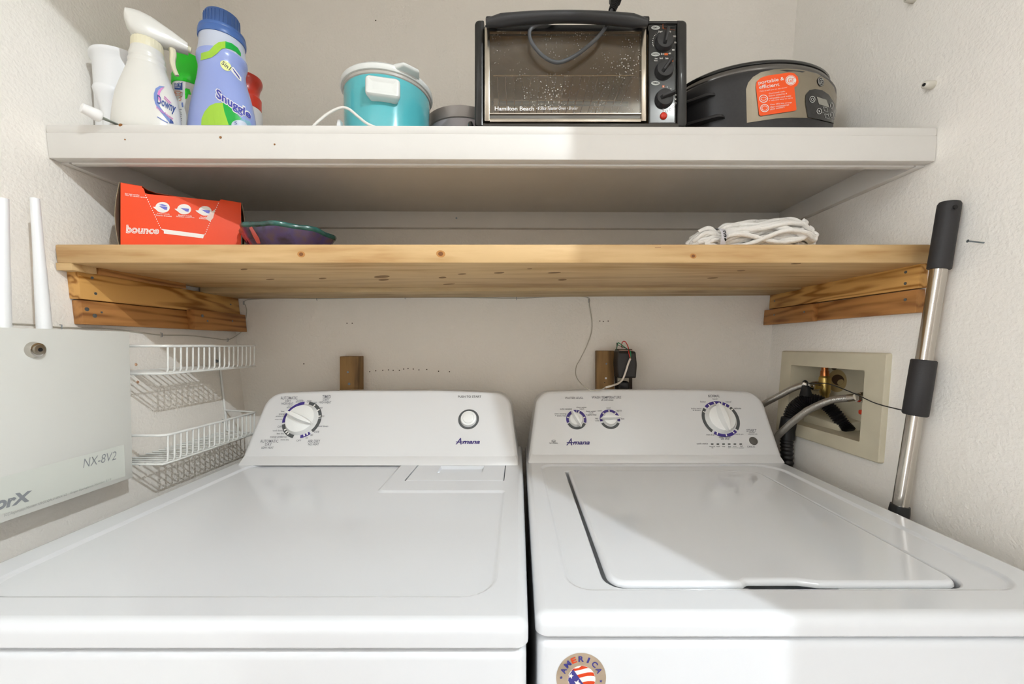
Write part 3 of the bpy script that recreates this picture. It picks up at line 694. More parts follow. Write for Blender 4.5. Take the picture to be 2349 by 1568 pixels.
pb.text('Wrinkle Releaser', ((358, 243), (397, 270), (397, 276), (358, 249)), 'ink_pink', .015, .1, .0010)
pb.line([(377, 221), (392, 237)], 1.6, 'ink_pink', .0010); pb.line([(376, 225), (389, 238)], 1.4, 'ink_pink', .0010)
pb.line([(361, 268), (372, 275), (385, 282)], 2, 'ink_lilac_blue', .0008)
pb.build(sb)

# knife with white handle lying over the shelf edge
kz = ZS(-.72) + .0002
a, b, c3 = Vector((-.7335, .6665, kz + .0095)), Vector((-.7225, .690, kz + .0055)), Vector((-.7085, .712, kz + .0012))
kn = thing('kitchen_knife', 'small knife with white handle hanging over the painted shelf edge', 'knife', (-.72, .69, kz))
ha = [a + (b - a) * t for t in (0, .06, .2, .45, .7, .9, 1.0)]
def hr(t): return .0092 * (1 - (2 * t - 1) ** 8 * .75) * (1 - .12 * math.sin(t * 6))
new('handle', tube(catmull(ha, 4), .007, 14, rf=hr), mat('handle_white', 'F1F0EE', .3), kn, 60)
dirk = (c3 - b).normalized(); sd = dirk.cross(Vector((0, 0, 1))).normalized()
new('blade', hexa([b - sd * .0045 + Vector((0, 0, -.0015)), b + sd * .0045 + Vector((0, 0, -.0015)), c3 + sd * .003, c3 - sd * .003, b - sd * .0045 + Vector((0, 0, .0005)), b + sd * .0045 + Vector((0, 0, .0005)), c3 + sd * .003 + Vector((0, 0, .001)), c3 - sd * .003 + Vector((0, 0, .001))]), mat('blade_steel', '8F958C', .35, .8), kn)

# green capped aerosol
M_GRN = mat('green_cap', '17D81C', .3, coat=.2); M_CAN = mat('can_white', 'DDDDDB', .35)
x, y = -.7275, .880; z = ZS(x)
ae = thing('aerosol_can', 'white aerosol can with bright green cap behind the spray bottle', 'can', (x, y, z))
can = new('can', lathe([(.028, 0), (.0295, .003), (.0295, .178), (.028, .182)], (x, y, z), 40), M_CAN, ae)
new('cap', lathe([(.0305, .176), (.0315, .178), (.0315, .196), (.0300, .199), (.0290, .236), (.0275, .240), (.026, .240), (.025, .236), (.024, .215), (0, .215)], (x, y, z), 40, cap=(True, False)), M_GRN, ae)
pa = Print([can]); M_ORG = mat('ink_orange', 'E58562', .5)
pa.poly([(400, 178), (419, 181), (419, 207), (401, 205)], 'ink_navy', .0005, 1, piece='label_patch')
pa.poly([(404, 236), (420, 235), (421, 246), (405, 247)], 'ink_lilac_blue', .0005, 0, piece='label_patch')
pa.poly([(424, 180), (440, 184), (430, 225), (425, 228)], 'green_cap', .0005, 1, piece='label_patch')
rn = random.Random(3)
for i in range(6): pa.line([(402, 184 + i * 3.2), (410 + rn.uniform(3, 7), 184.6 + i * 3.2)], 1.2, 'ink_white', .0010)      # unreadable fine print
for i in range(8): pa.line([(401, 209 + i * 3.1), (412 + rn.uniform(2, 6), 209.4 + i * 3.1)], 1.5, 'ink_orange', .0008)
for i in range(7): pa.line([(402, 251 + i * 4.2), (412 + rn.uniform(2, 7), 251 + i * 4.2)], 1.2, 'ink_text', .0008)
pa.build(ae)

# fabric softener bottle
M_SOFT = mat('softener_blue', '93A3DC', .25, coat=.3); M_NECK = mat('softener_neck', 'BFC6D6', .3, coat=.2, var=(20, .06)); M_BCAP = mat('blue_cap', '4468A8', .35)
x, y = -.583, .783; z = ZS(x); yaw = -.12
sf = thing('softener_bottle', 'lilac blue fabric softener bottle with dark blue cap', 'bottle', (x, y, z))
prof = [(.060, 0, .6), (.0655, .004, .6), (.0668, .012, .6), (.0665, .03, .6), (.0640, .055, .62), (.0585, .080, .66), (.052, .102, .72), (.046, .120, .78), (.0425, .132, .84), (.0405, .142, .88), (.040, .149, .9), (.041, .155, .9), (.0428, .161, .9), (.0435, .167, .9), (.0425, .172, .92)]
bo = new('body', lathe(prof, (x, y, z), 64, 1, yaw), M_SOFT, sf)
nk = new('neck', lathe([(.0425, .171, .92), (.0415, .176, .92), (.0395, .184, .94), (.0380, .192, .97), (.0372, .201, 1), (.0370, .206, 1)], (x, y, z), 56, 1, yaw), M_NECK, sf)
cap = new('cap', lathe([(.0385, .204), (.0392, .206), (.0392, .214), (.0378, .2165), (.0385, .2185), (.0375, .2225), (.0305, .224), (.0298, .226), (.0290, .252), (.0280, .2545), (.026, .255)], (x, y, z), 72), M_BCAP, sf)
for k in range(28):
    a = 2 * math.pi * k / 28; c = Vector((x + .0296 * math.cos(a), y + .0296 * math.sin(a), z + .238)); 
    if math.sin(a) < .35: new('cap_rib', box(c.x - .0007, c.x + .0007, c.y - .0007, c.y + .0007, z + .2265, z + .250), M_BCAP, cap)
M_LIME = mat('ink_lime', 'A0CE3A', .35); M_GREEN = mat('ink_green', '00A83C', .35); M_PALE = mat('ink_pale_yellow', 'E9EE9C', .4); M_SNUG = mat('ink_violet_blue', '4146A5', .4); M_TEAL = mat('ink_teal_grey', '7FAFC0', .4)
pf = Print([bo, nk])
pf.poly([(462, 122), (480, 117), (492, 104), (502, 97), (517, 95), (517, 111), (508, 113), (498, 123), (486, 132), (461, 139)], 'ink_lime', .0007, 2, piece='label_band')
pf.poly([(517, 95), (532, 100), (545, 110), (552, 122), (552, 130), (540, 119), (528, 113), (517, 111)], 'ink_green', .0007, 2, piece='label_band')
pf.poly([(462, 287), (463, 272), (470, 256), (481, 243), (494, 237), (511, 236), (515, 257), (525, 287)], 'ink_lime', .0006, 2, piece='label_leaf')
pf.poly([(511, 236), (523, 240), (540, 259), (554, 272), (545, 280), (533, 287), (525, 287), (515, 257)], 'ink_green', .0006, 2, piece='label_leaf')
pf.poly([(552, 272), (572, 278), (576, 287), (554, 287)], 'ink_teal_grey', .0006, 1, piece='label_leaf')
pf.ell(549, 288, 18, 12, 'softener_neck', .0009, 10, 1, piece='label_patch')
pf.text('S', (538, 279, 544, 286), 'ink_navy', 0, 0, .0012)
pf.ell(518, 151, 15, 9.5, 'ink_pale_yellow', .0007, 42, 1, piece='label_badge')
pf.text('5in1', ((511, 139), (531, 155), (526, 163), (508, 147)), 'ink_grey', .015, .1, .0010)
pf.poly([(531, 155), (535, 154), (553, 178), (553, 187), (548, 184), (530, 163)], 'ink_white', .0006, 1, piece='label_badge')
for i in range(3): pf.line([(533 + i * 1.6, 157 + i * 3), (548 + i * .8, 177 + i * 2.4)], 1.2, 'ink_violet_blue', .0009)
q0 = ((497, 203), (575, 257), (574, 279), (497, 231))
pf.text('Snuggle', tuple((a + (-2 if i in (0, 3) else 1), b + (-3 if i < 2 else 2)) for i, (a, b) in enumerate(q0)), 'ink_white', .075, 0, .0008)
pf.text('Snuggle', q0, 'ink_violet_blue', .03, 0, .0012)
pf.build(sf)

# red capped bottle behind
M_RED = mat('red_cap', 'C62A10', .3, coat=.2)
x, y = -.6045, .884; z = ZS(x)
rb = thing('red_cap_bottle', 'small grey bottle with red cap behind the blue softener bottle', 'bottle', (x, y, z))
new('body', lathe([(.028, 0), (.0305, .003), (.0305, .122), (.029, .132), (.024, .138)], (x, y, z), 36), mat('bottle_grey', 'CFCCCB', .4), rb)
new('cap', lathe([(.0285, .134), (.0285, .158), (.0255, .162), (.0240, .170), (.0260, .182), (.0295, .190), (.0305, .197), (.029, .2025), (.022, .205)], (x, y, z), 36), M_RED, rb)

# teal crock
M_TEALP = mat('teal_enamel', '58BAC2', .16, coat=.4); M_LIDW = mat('crock_white', 'E6E8E4', .22, coat=.3)
x, y = -.290, .882; z = ZS(x)
tc = thing('slow_cooker', 'small round turquoise slow cooker with white lid and side handle', 'slow cooker', (x, y, z))
tb = new('body', lathe([(.080, 0), (.085, .003), (.0885, .012), (.0890, .03), (.0895, .10), (.0905, .1525), (.088, .156)], (x, y, z), 72), M_TEALP, tc)
new('rim', lathe([(.0905, .1525), (.0925, .154), (.0930, .1585), (.0915, .161)], (x, y, z), 72), mat('crock_grey', 'B9B4AC', .4), tc)
lidc = new('lid', lathe([(.0915, .160), (.0955, .1605), (.0975, .164), (.0970, .170), (.092, .1755), (.083, .179), (.05, .184), (.0, .186)], (x, y, z), 72, cap=(True, False)), M_LIDW, tc)
g0 = Vector((x, y, z + .168)); a = math.radians(-48); e = Vector((math.cos(a), math.sin(a), 0)); f = Vector((-e.y, e.x, 0))
new('lid_tab', hexa([g0 + e * .088 - f * .030 + Vector((0, 0, -.005)), g0 + e * .112 - f * .017 + Vector((0, 0, -.001)), g0 + e * .112 + f * .017 + Vector((0, 0, -.001)), g0 + e * .088 + f * .030 + Vector((0, 0, -.005)), g0 + e * .088 - f * .030 + Vector((0, 0, .008)), g0 + e * .112 - f * .017 + Vector((0, 0, .006)), g0 + e * .112 + f * .017 + Vector((0, 0, .006)), g0 + e * .088 + f * .030 + Vector((0, 0, .008))], .004, 3), M_LIDW, lidc, 50)
# side handle (curved block standing off the wall of the pot)
V, Fc = [], []
def cooker_pt(u, v, h): # u angle offset, v height, h standoff
    aa = math.radians(-77) + u; r = .0895 + h; return Vector((x + r * math.cos(aa), y + r * math.sin(aa), z + v))
# offsets act in metres on v and on u alike, so build u as arc length
hp = plate(rect(-.0285, .0285, .098, .138), .008, [(0, -.002), (0, .015), (.0015, .020), (.004, .0225), (.008, .0220), (.011, .0195), (.014, .0190)], lambda u, v, h: cooker_pt(u / .0895, v, h), 5)
new('side_handle', hp, M_LIDW, tc, 50)
M_CORD = mat('cord_white', 'E9E6DF', .4)
cp = [P(718, 292, .735), P(740, 270, .738), P(760, 256, .741), P(782, 247, .745), P(800, 250, .748), P(820, 266, .75), P(840, 282, .752), P(862, 292, .755), (P(900, 305, .765))]
cp = [Vector((q[0], q[1], max(q[2], ZS(q[0]) + .0022))) for q in cp]
cp = [Vector((cp[0].x - .02, .76, ZS(-.38) + .0022))] + cp + [Vector((x + .05, y - .09, ZS(x) + .004)), Vector((x + .03, y - .084, ZS(x) + .008))]
new('cord', tube(catmull(cp, 8), .0026, 8), M_CORD, tc, 60)
c = P(776, 286, .77); new('cord_clip', hexa([(c.x - .006, .765, ZS(c.x)), (c.x + .005, .765, ZS(c.x)), (c.x + .005, .782, ZS(c.x)), (c.x - .006, .782, ZS(c.x)), (c.x - .001, .767, c.z + .009), (c.x + .005, .767, c.z + .009), (c.x + .005, .780, c.z + .009), (c.x - .001, .780, c.z + .009)], .0015), M_WHITE, tc)

# grey pan behind
M_PAN = mat('pan_grey', 'A7A09C', .3, .35); M_PAN2 = mat('pan_lavender', 'C3BCC0', .3, .1, coat=.2)
x, y = -.140, 1.019; z = ZS(x)
pn = thing('cooking_pot', 'low grey metal pot between turquoise cooker and toaster oven', 'pot', (x, y, z))
new('body', lathe([(.080, 0), (.088, .004), (.091, .012), (.0915, .145), (.0, .145)], (x, y, z), 64, cap=(True, False)), M_PAN2, pn)
new('rim', lathe([(.0915, .143), (.0945, .1445), (.0955, .163), (.0965, .1695), (.093, .1705), (.09, .165), (.09, .147)], (x, y, z), 64, cap=(False, False)), M_PAN, pn)
hb_ = [Vector((x + .02, y - .088, z + .118)), Vector((x + .024, y - .12, z + .10)), Vector((-.094, .80, z + .050)), Vector((-.090, .745, z + .026)), Vector((-.0885, .728, z + .018)), Vector((-.087, .722, z + .004))]
new('handle', tube(catmull(hb_, 6), .0045, 8), M_BLKG, pn, 60)

# ------------------------------------------------------------------ toaster oven
Y0 = .720; X_ = lambda px, Y=Y0: (px - CX) * Y / F; Z_ = lambda py, Y=Y0: CAMZ - (py - CY) * Y / F
ov = thing('toaster_oven', 'black and chrome toaster oven with glass door and three knobs', 'toaster oven', (.11, .83, ZS(.11)))
zb, zt, yb_ = Z_(291.5), Z_(47), .945
xl, xr = X_(1107), X_(1556)
def openbox(x0, x1, y0, y1, z0, z1, t):
    # box open to the front, with wall thickness
    o = [(x0, y0, z0), (x1, y0, z0), (x1, y0, z1), (x0, y0, z1), (x0, y1, z0), (x1, y1, z0), (x1, y1, z1), (x0, y1, z1)]
    i = [(x0 + t, y0, z0 + t), (x1 - t, y0, z0 + t), (x1 - t, y0, z1 - t), (x0 + t, y0, z1 - t), (x0 + t, y1 - t, z0 + t), (x1 - t, y1 - t, z0 + t), (x1 - t, y1 - t, z1 - t), (x0 + t, y1 - t, z1 - t)]
    Fo = [(0, 4, 5, 1), (1, 5, 6, 2), (2, 6, 7, 3), (3, 7, 4, 0), (5, 4, 7, 6)]; Fi = [tuple(8 + q for q in reversed(f)) for f in Fo]
    Fr = [(0, 1, 9, 8), (1, 2, 10, 9), (2, 3, 11, 10), (3, 0, 8, 11)]; return o + i, Fo + Fi + Fr
M_OVEN = mat('oven_black', '1D1C1B', .3, .2, coat=.2, var=(60, .25)); M_CAV = mat('oven_cavity', 'C9AA76', .5, .2, var=(9, .35))
new('casing', openbox(xl, xr, Y0 + .014, yb_, zb, zt, .003), M_OVEN, ov, 0)
xd = X_(1484)
new('cavity', openbox(xl + .005, xd, Y0 + .016, yb_ - .012, Z_(284), Z_(62), .002), M_CAV, ov, 0)
new('control_housing', box(xd + .001, xr - .003, Y0 + .016, yb_ - .012, zb + .004, zt - .004), M_OVEN, ov)
FXZ = lambda Y: (lambda u, v, h: Vector((u, Y - h, v)))
for (xa, xb, rr) in ((X_(1088.5), X_(1110), [.001, .001, .001, .001]), (X_(1553.5), X_(1577), None)):
    left = xa < 0; r4 = [.010, .001, .001, .014] if left else [.001, .012, .014, .001]
    new('end_cap', plate(rect(xa, xb, Z_(290.5), Z_(44.5)), r4, [(0, -(yb_ - Y0)), (0, -.004), (.0012, -.0012), (.004, 0)], FXZ(Y0), 6), M_OVEN, ov, 45)
new('base_rail', box(xl, xr, Y0 - .002, Y0 + .02, Z_(292), Z_(283.5), .0015), M_STEEL2 if False else mat('rail_dark', '4A4743', .35, .6), ov)
new('top_rail', box(xd, xr, Y0 + .001, Y0 + .02, Z_(52.5), Z_(46), .0015), M_OVEN, ov)
cpn = new('control_panel', plate(rect(X_(1488), X_(1553), Z_(284), Z_(52)), .003, rounded_prof(.012, .0025), FXZ(Y0 + .014), 4), mat('panel_black', '161617', .22, coat=.3, var=(120, .3)), ov)
M_DOORC = mat('door_chrome', 'C7BEB0', .25, 1.0, var=(30, .12))
for a, b in ((1112, 1123.5), (1470, 1481)): new('door_side', box(X_(a), X_(b), Y0 - .004, Y0 + .012, Z_(280), Z_(66), .001), M_DOORC, ov)
new('door_rail', box(X_(1123), X_(1470.5), Y0 - .003, Y0 + .010, Z_(281.5), Z_(273), .002), M_DOORC, ov)
new('door_trim', box(X_(1123.4), X_(1470.1), Y0 - .002, Y0 + .004, Z_(262.3), Z_(260.4)), M_DOORC, ov)
new('door_top', box(X_(1113), X_(1481), Y0 - .002, Y0 + .010, Z_(74), Z_(58), .0015), M_BLACK, ov)
new('door_trim', box(X_(1123.5), X_(1470), Y0 - .0035, Y0 + .002, Z_(76), Z_(74.3)), M_DOORC, ov)
new('lower_panel', box(X_(1123.4), X_(1470.1), Y0 + .001, Y0 + .005, Z_(273), Z_(262)), mat('panel_grey', '6E6C67', .35, .5), ov)
# door glass: tinted, a little dirty
mg_ = bpy.data.materials.new('oven_glass'); mg_.use_nodes = True; MATS['oven_glass'] = mg_
nt = mg_.node_tree; nt.nodes.clear(); N = nt.nodes.new; L = nt.links.new
out = N('ShaderNodeOutputMaterial'); tr = N('ShaderNodeBsdfTransparent'); tr.inputs[0].default_value = (.86, .80, .70, 1)
gl = N('ShaderNodeBsdfGlossy'); gl.inputs['Roughness'].default_value = .06
tcz = N('ShaderNodeTexCoord'); sx = N('ShaderNodeSeparateXYZ'); L(tcz.outputs['Generated'], sx.inputs[0]); nb = N('ShaderNodeTexNoise'); nb.inputs['Scale'].default_value = 3.5; L(tcz.outputs['Generated'], nb.inputs['Vector'])
ad_ = N('ShaderNodeMath'); ad_.operation = 'MULTIPLY_ADD'; ad_.inputs[1].default_value = .35; L(nb.outputs['Fac'], ad_.inputs[0]); L(sx.outputs['Z'], ad_.inputs[2])
rb_ = N('ShaderNodeValToRGB'); rb_.color_ramp.elements[0].position = 1.04; rb_.color_ramp.elements[0].color = (.84, .80, .72, 1); rb_.color_ramp.elements[1].position = 1.17; rb_.color_ramp.elements[1].color = (.20, .13, .06, 1)
L(ad_.outputs[0], rb_.inputs[0]); L(rb_.outputs[0], tr.inputs[0])
fr = N('ShaderNodeFresnel'); fr.inputs[0].default_value = 1.5
mx = N('ShaderNodeMixShader'); L(fr.outputs[0], mx.inputs[0]); L(tr.outputs[0], mx.inputs[1]); L(gl.outputs[0], mx.inputs[2])
tcn = N('ShaderNodeTexCoord'); vo = N('ShaderNodeTexVoronoi'); vo.inputs['Scale'].default_value = 190; L(tcn.outputs['Object'], vo.inputs['Vector'])
nz = N('ShaderNodeTexNoise'); nz.inputs['Scale'].default_value = 14; L(tcn.outputs['Object'], nz.inputs['Vector'])
lt = N('ShaderNodeMath'); lt.operation = 'LESS_THAN'; L(vo.outputs['Distance'], lt.inputs[0])
th = N('ShaderNodeMath'); th.operation = 'MULTIPLY_ADD'; th.inputs[1].default_value = .55; th.inputs[2].default_value = -.17; L(nz.outputs['Fac'], th.inputs[0]); L(th.outputs[0], lt.inputs[1])
df = N('ShaderNodeBsdfDiffuse'); df.inputs[0].default_value = (.7, .66, .58, 1)
mu = N('ShaderNodeMath'); mu.operation = 'MULTIPLY_ADD'; mu.inputs[1].default_value = .7; mu.inputs[2].default_value = .05; L(lt.outputs[0], mu.inputs[0])
m2 = N('ShaderNodeMixShader'); L(mu.outputs[0], m2.inputs[0]); L(mx.outputs[0], m2.inputs[1]); L(df.outputs[0], m2.inputs[2]); L(m2.outputs[0], out.inputs[0])
gls = new('door_glass', box(X_(1123.2), X_(1470.3), Y0 - .001, Y0 + .002, Z_(262), Z_(75)), mg_, ov, 0)
# handle
V, Fc = [], []; n = 18; K = 22
for i in range(K + 1):
    t = i / K; px = 1115 + (1485 - 1115) * t; e = min(t, 1 - t) * K
    end = 1 if e >= 2 else (.55 + .225 * e)
    cy_ = 53 - 14.5 * math.sin(math.pi * t) ** .8 ; hh = (15.5 - 4 * math.sin(math.pi * t)) * end
    Yh = Y0 - .022
    c = Vector((X_(px, Yh), Yh, Z_(cy_, Yh)))
    for k in range(n):
        a = 2 * math.pi * k / n; V.append(c + Vector((0, math.cos(a) * .0105 * end, math.sin(a) * hh * Yh / F)))
for i in range(K):
    for k in range(n): Fc.append((i * n + k, i * n + (k + 1) % n, (i + 1) * n + (k + 1) % n, (i + 1) * n + k))
Fc += [tuple(range(n)), tuple(K * n + k for k in range(n - 1, -1, -1))]
hd = new('door_handle', (V, Fc), mat('handle_black', '2B2B2C', .36), ov, 50)
for px in (1128, 1470): new('handle_mount', box(X_(px - 12), X_(px + 12), Y0 - .022, Y0 + .004, Z_(70), Z_(58), .003), M_BLACK, hd)
# knobs
M_KB = mat('knob_black', '2C2C2D', .38)
pk = Print([cpn]); UP = Vector((0, 0, 1)); NF = Vector((0, -1, 0))
for px, py, ang in ((1523, 97, 78), (1523, 162, 54), (1523, 227, 18)):
    c = pk.proj(px, py, 0); r = 21.5 * Y0 / F
    k = new('control_knob', cyl(c + Vector((0, .001, 0)), c - Vector((0, .009, 0)), r, r * .9, 36, .003), M_KB, ov, 40)
    a = math.radians(ang); dd = Vector((math.cos(a), 0, math.sin(a))); ss = Vector((-dd.z, 0, dd.x)); b0 = c - Vector((0, .008, 0))
    new('grip', hexa([b0 - dd * r * .6 - ss * .0035, b0 + dd * r * 1.0 - ss * .0035, b0 + dd * r * 1.0 + ss * .0035, b0 - dd * r * .6 + ss * .0035, b0 - dd * r * .45 - ss * .002 + NF * .008, b0 + dd * r * .9 - ss * .002 + NF * .010, b0 + dd * r * .9 + ss * .002 + NF * .010, b0 - dd * r * .45 + ss * .002 + NF * .008], .0012), M_KB, k, 50)
c = pk.proj(1522, 266, 0); new('indicator_light', lathe([(.0065, 0), (.0062, .002), (.0045, .004), (.0, .005)], (0, 0, 0), 24, cap=(True, False))
    if False else xform(lathe([(.0065, 0), (.0062, .002), (.0045, .004), (.0001, .005)], (0, 0, 0), 24), lambda v: Vector((c.x + v.x, c.y - v.z, c.z + v.y))), mat('red_lens', 'D8301C', .2, coat=.4), ov, 50)
M_OLAB = mat('ink_orange_label', 'D9682A', .5); M_SILV = mat('ink_silver', 'C4C7C3', .4)
for py in (64, 125, 191): pk.ell(1503.5, py, 10, 4.8, 'ink_silver', .0005, piece='label_badge')
for s, py in (('TEMP F', 64), ('FUNCTION', 125), ('TIMER', 191)): pk.text(s, (1496.5, py - 2, 1510.5, py + 2), 'gap_black', .01, 0, .0009)
pk.poly([(1520, 56), (1552, 56), (1552, 66), (1520, 66)], 'ink_orange_label', .0005, piece='label_badge')
pk.line([(1522, 59), (1550, 59)], 1.2, 'gap_black', .0009); pk.line([(1522, 63.5), (1549, 63.5)], 1.2, 'gap_black', .0009)
for s, q in (('250', (1534, 71, 1539, 75)), ('300', (1544, 82, 1550, 86)), ('350', (1546, 96, 1552, 100)), ('400', (1541, 113, 1547, 117)), ('450', (1533, 121, 1539, 125)), ('Broil', (1516, 122, 1523, 126)), ('Keep', (1502, 133, 1508, 137)), ('Warm', (1500, 138, 1508, 141)), ('Broil', (1513, 132, 1520, 136)), ('Bake', (1526, 132, 1533, 136)), ('Toast', (1510, 71, 1520, 75)),
             ('10', (1547, 226, 1551, 230)), ('15', (1520, 250, 1524, 255)), ('5', (1520, 197, 1523, 201))): pk.text(s, q, 'ink_white', .01)
for q in ((1524, 122, 1532, 127), (1536, 138, 1544, 142), (1519, 196, 1524, 201)): pk.poly([(q[0], q[1]), (q[2], q[1]), (q[2], q[3]), (q[0], q[3])], 'ink_orange_label', .0005, piece='label_badge')
for k in range(12):
    a = math.radians(100 + k * 9); pk.ell(1523 + 26 * math.cos(a), 97 - 26 * math.sin(a), .6 + .06 * k, .6 + .06 * k, 'ink_white', n=8)
for k in range(9):
    a = math.radians(75 - k * 19); pk.ring(1523 + 28 * math.cos(a), 227 - 28 * math.sin(a), 1 + .25 * k, 1 + .25 * k, .6, 'ink_white', n=12)
pk.build(ov)
pg = Print([gls])
pg.text('Hamilton Beach', (1135, 244.5, 1225, 254), 'ink_white', .012)
pg.text('6 Slice Toaster Oven \u2022 Broiler', (1234, 244.5, 1326, 252), 'ink_white', .004, .3)
pg.text('IF CONTENTS IGNITE, KEEP DOOR CLOSED AND UNPLUG OVEN', (1316, 257, 1464, 260.5), 'ink_silver')
pg.build(ov)
# inside: heating rods, rack
M_ROD = mat('heating_rod', '8C8A86', .4, .6); M_CER = mat('ceramic', 'E2DACB', .6)
for py, Y in ((140, .84), (238, .84)):
    zz = Z_(py, Y); xa, xb = X_(1128, Y) , X_(1462, Y)
    rod = new('heating_rod', cyl((xa, Y, zz), (xb, Y, zz), .0045, n=12), M_ROD, ov, 40)
    for xc in (xa + .004, xb - .010): new('ceramic_end', box(xc, xc + .009, Y - .007, Y + .007, zz - .007, zz + .007, .001), M_CER, rod)
rz = Z_(174, .752); M_RACK = mat('rack_chrome', 'B79F7C', .25, 1.0)
rk = new('rack', join(tube([(X_(1132, .752), .752, rz), (X_(1457, .752), .752, rz)], .0016, 8), tube([(X_(1132, .752), .915, rz), (X_(1457, .752), .915, rz)], .0016, 8)), M_RACK, ov, 60)
xs0 = X_(1140, .752); w0 = None
for k in range(17):
    xx = xs0 + (X_(1450, .752) - xs0) * k / 16
    if w0 is None: w0 = new('rack_wire', tube([(xx, .752, rz - .0022), (xx, .915, rz - .0022)], .0011, 6), M_RACK, rk, 60); wx = xx; w0l = w0.location.copy()
    else: dup(w0, (xx - wx, 0, 0), rk)
for fx in (xl + .03, xr - .03):
    for fy in (Y0 + .03, yb_ - .03): new('foot', cyl((fx, fy, ZS(fx)), (fx, fy, zb + .002), .010, n=14), M_BLACK, ov)
# power cord looped over the handle with plug standing up
M_CG = mat('cord_grey', '4A4B4D', .45)
yc = Y0 - .012
lp = [P(1352, 40, .755), P(1392, 48, .735), P(1392, 58, yc + .004), P(1378, 78, yc - .003), P(1350, 105, yc - .004), P(1315, 130, yc - .004), P(1278, 143, yc - .004), P(1245, 128, yc - .004), P(1220, 98, yc - .004), P(1215, 72, yc - .003), P(1230, 58, yc - .002), P(1255, 52, yc + .002), P(1285, 48, yc + .012)]
cd = new('power_cord', tube(catmull(lp[2:], 8), .0032, 10), M_CG, ov, 60)
pp = [P(1394, 52, yc + .002), P(1398, 36, .735), P(1404, 22, .742), P(1410, 10, .745)]
new('power_cord', tube(catmull(pp, 6), .0032, 10), M_CG, ov, 60)
a, b = P(1404, 25, .743), P(1412, 4, .746); b2 = a + (b - a) * 2.6
new('strain_relief', tube([a + (b - a) * t for t in [k / 24 for k in range(25)]], .006, 12, rf=lambda t: .0052 + (.0018 if int(t * 24) % 4 < 2 else 0) + .0015 * t), M_BLACK, ov, 25)
new('plug', plate(rect(-.011, .011, -.009, .009), .004, [(.002, 0), (0, .004), (0, .030), (.003, .034)], lambda u, v, h: b + Vector((u, v, h - .002)), 4), M_BLACK, ov, 50)

# ------------------------------------------------------------------ black oval slow cooker
x, y = .512, .900; z = ZS(x)
gc = thing('slow_cooker', 'large black oval slow cooker with steel panel and orange sticker', 'slow cooker', (x, y, z))
M_GCB = mat('cooker_black', '29282A', .38, var=(200, .12)); M_GCS = mat('cooker_steel', '9B9282', .32, .85, var=(6, .06))
BQ = .72
prof = [(.150, 0, .70), (.158, .004, BQ), (.163, .02, BQ), (.170, .06, BQ), (.176, .10, BQ), (.179, .135, BQ), (.179, .148, BQ), (.176, .153, BQ), (.170, .155, BQ)]
gb = new('body', lathe(prof, (x, y, z), 96), M_GCB, gc, 50)
new('rim', lathe([(.169, .154, BQ), (.171, .158, BQ), (.1685, .166, BQ), (.164, .169, BQ)], (x, y, z), 96), mat('rim_steel', '6F6C69', .22, .8), gc, 50)
new('lid', lathe([(.163, .167, BQ), (.168, .169, BQ), (.1685, .173, BQ), (.165, .176, BQ), (.150, .177, BQ), (.10, .184, BQ), (.0, .188, BQ)], (x, y, z), 96, cap=(True, False)), M_BLKG, gc, 50)
# side handles: two lips at the end nearest the oven
for zz, rx_, ang, th in ((.118, .050, 214, .007), (.070, .044, 220, .007)):
    V, Fc = [], []; aa = math.radians(ang); ex = Vector((x + .172 * math.cos(aa), y + .172 * BQ * math.sin(aa), z + zz)); dn = Vector((math.cos(aa) * .55, math.sin(aa), 0)).normalized(); tn = Vector((-dn.y, dn.x, 0))
    pts = [(-.045, -.02), (.045, -.02), (.036, .016), (-.036, .016)]
    new('side_handle', plate(pts, [.002, .002, .016, .016], [(.0, 0), (0, th * .5), (.0015, th * .85), (.004, th)], lambda u, v, h: ex + tn * u + dn * v + Vector((0, 0, h)), 6), M_GCB, gc, 50)
pgc = Print([gb])
def fine(pts, k=3):
    out = []
    for i in range(len(pts)):
        a, b = Vector(pts[i]), Vector(pts[(i + 1) % len(pts)])
        out += [tuple(a + (b - a) * t / k) for t in range(k)]
    return out
pgc.poly(fine([(1713, 282), (1711, 205), (1716, 190), (1727, 177), (1745, 166), (1775, 160), (1805, 158), (1840, 161), (1875, 170), (1898, 184), (1912, 200), (1918, 220), (1921, 240), (1923, 262), (1925, 288), (1905, 281), (1880, 275), (1850, 271), (1815, 270), (1780, 272), (1745, 277)]), 'cooker_steel', .0008, 3, piece='steel_panel')
pgc.poly(fine([(1852, 270), (1846, 235), (1847, 218), (1855, 208), (1868, 205), (1884, 208), (1899, 218), (1912, 238), (1919, 262), (1922, 286), (1900, 280), (1875, 274)]), 'black_gloss', .0018, 2, piece='control_panel')
M_STO = mat('sticker_orange', 'FF5A0C', .4)
pgc.poly(fine([(1740, 264), (1733, 200), (1735, 188), (1744, 180), (1760, 175), (1808, 168), (1820, 170), (1828, 178), (1830, 190), (1826, 198), (1820, 202), (1825, 252), (1822, 255), (1744, 267)]), 'sticker_orange', .0024, 2, piece='sticker')
pgc.text('portable &', ((1738, 188), (1796, 178), (1797, 188), (1739, 198)), 'ink_white', .008, 0, .0030)
pgc.text('efficient', ((1739, 198), (1785, 191), (1786, 199), (1740, 206)), 'ink_white', .008, 0, .0030)
pgc.text('Take it with you to any event!', ((1741, 210), (1803, 201), (1803, 204.5), (1741, 213.5)), 'ink_white', 0, .2, .0030)
for i, s in enumerate(('Cool-touch walls,', 'lock-in sealed lid, &', 'retractable cord make', 'it safe and easy to carry')): pgc.text(s, ((1762, 215 + i * 5.4), (1762 + (37, 41, 50, 54)[i], 209.5 + i * 5), (1762 + (37, 41, 50, 54)[i], 213 + i * 5), (1762, 218.5 + i * 5.4)), 'ink_white', 0, 0, .0030)
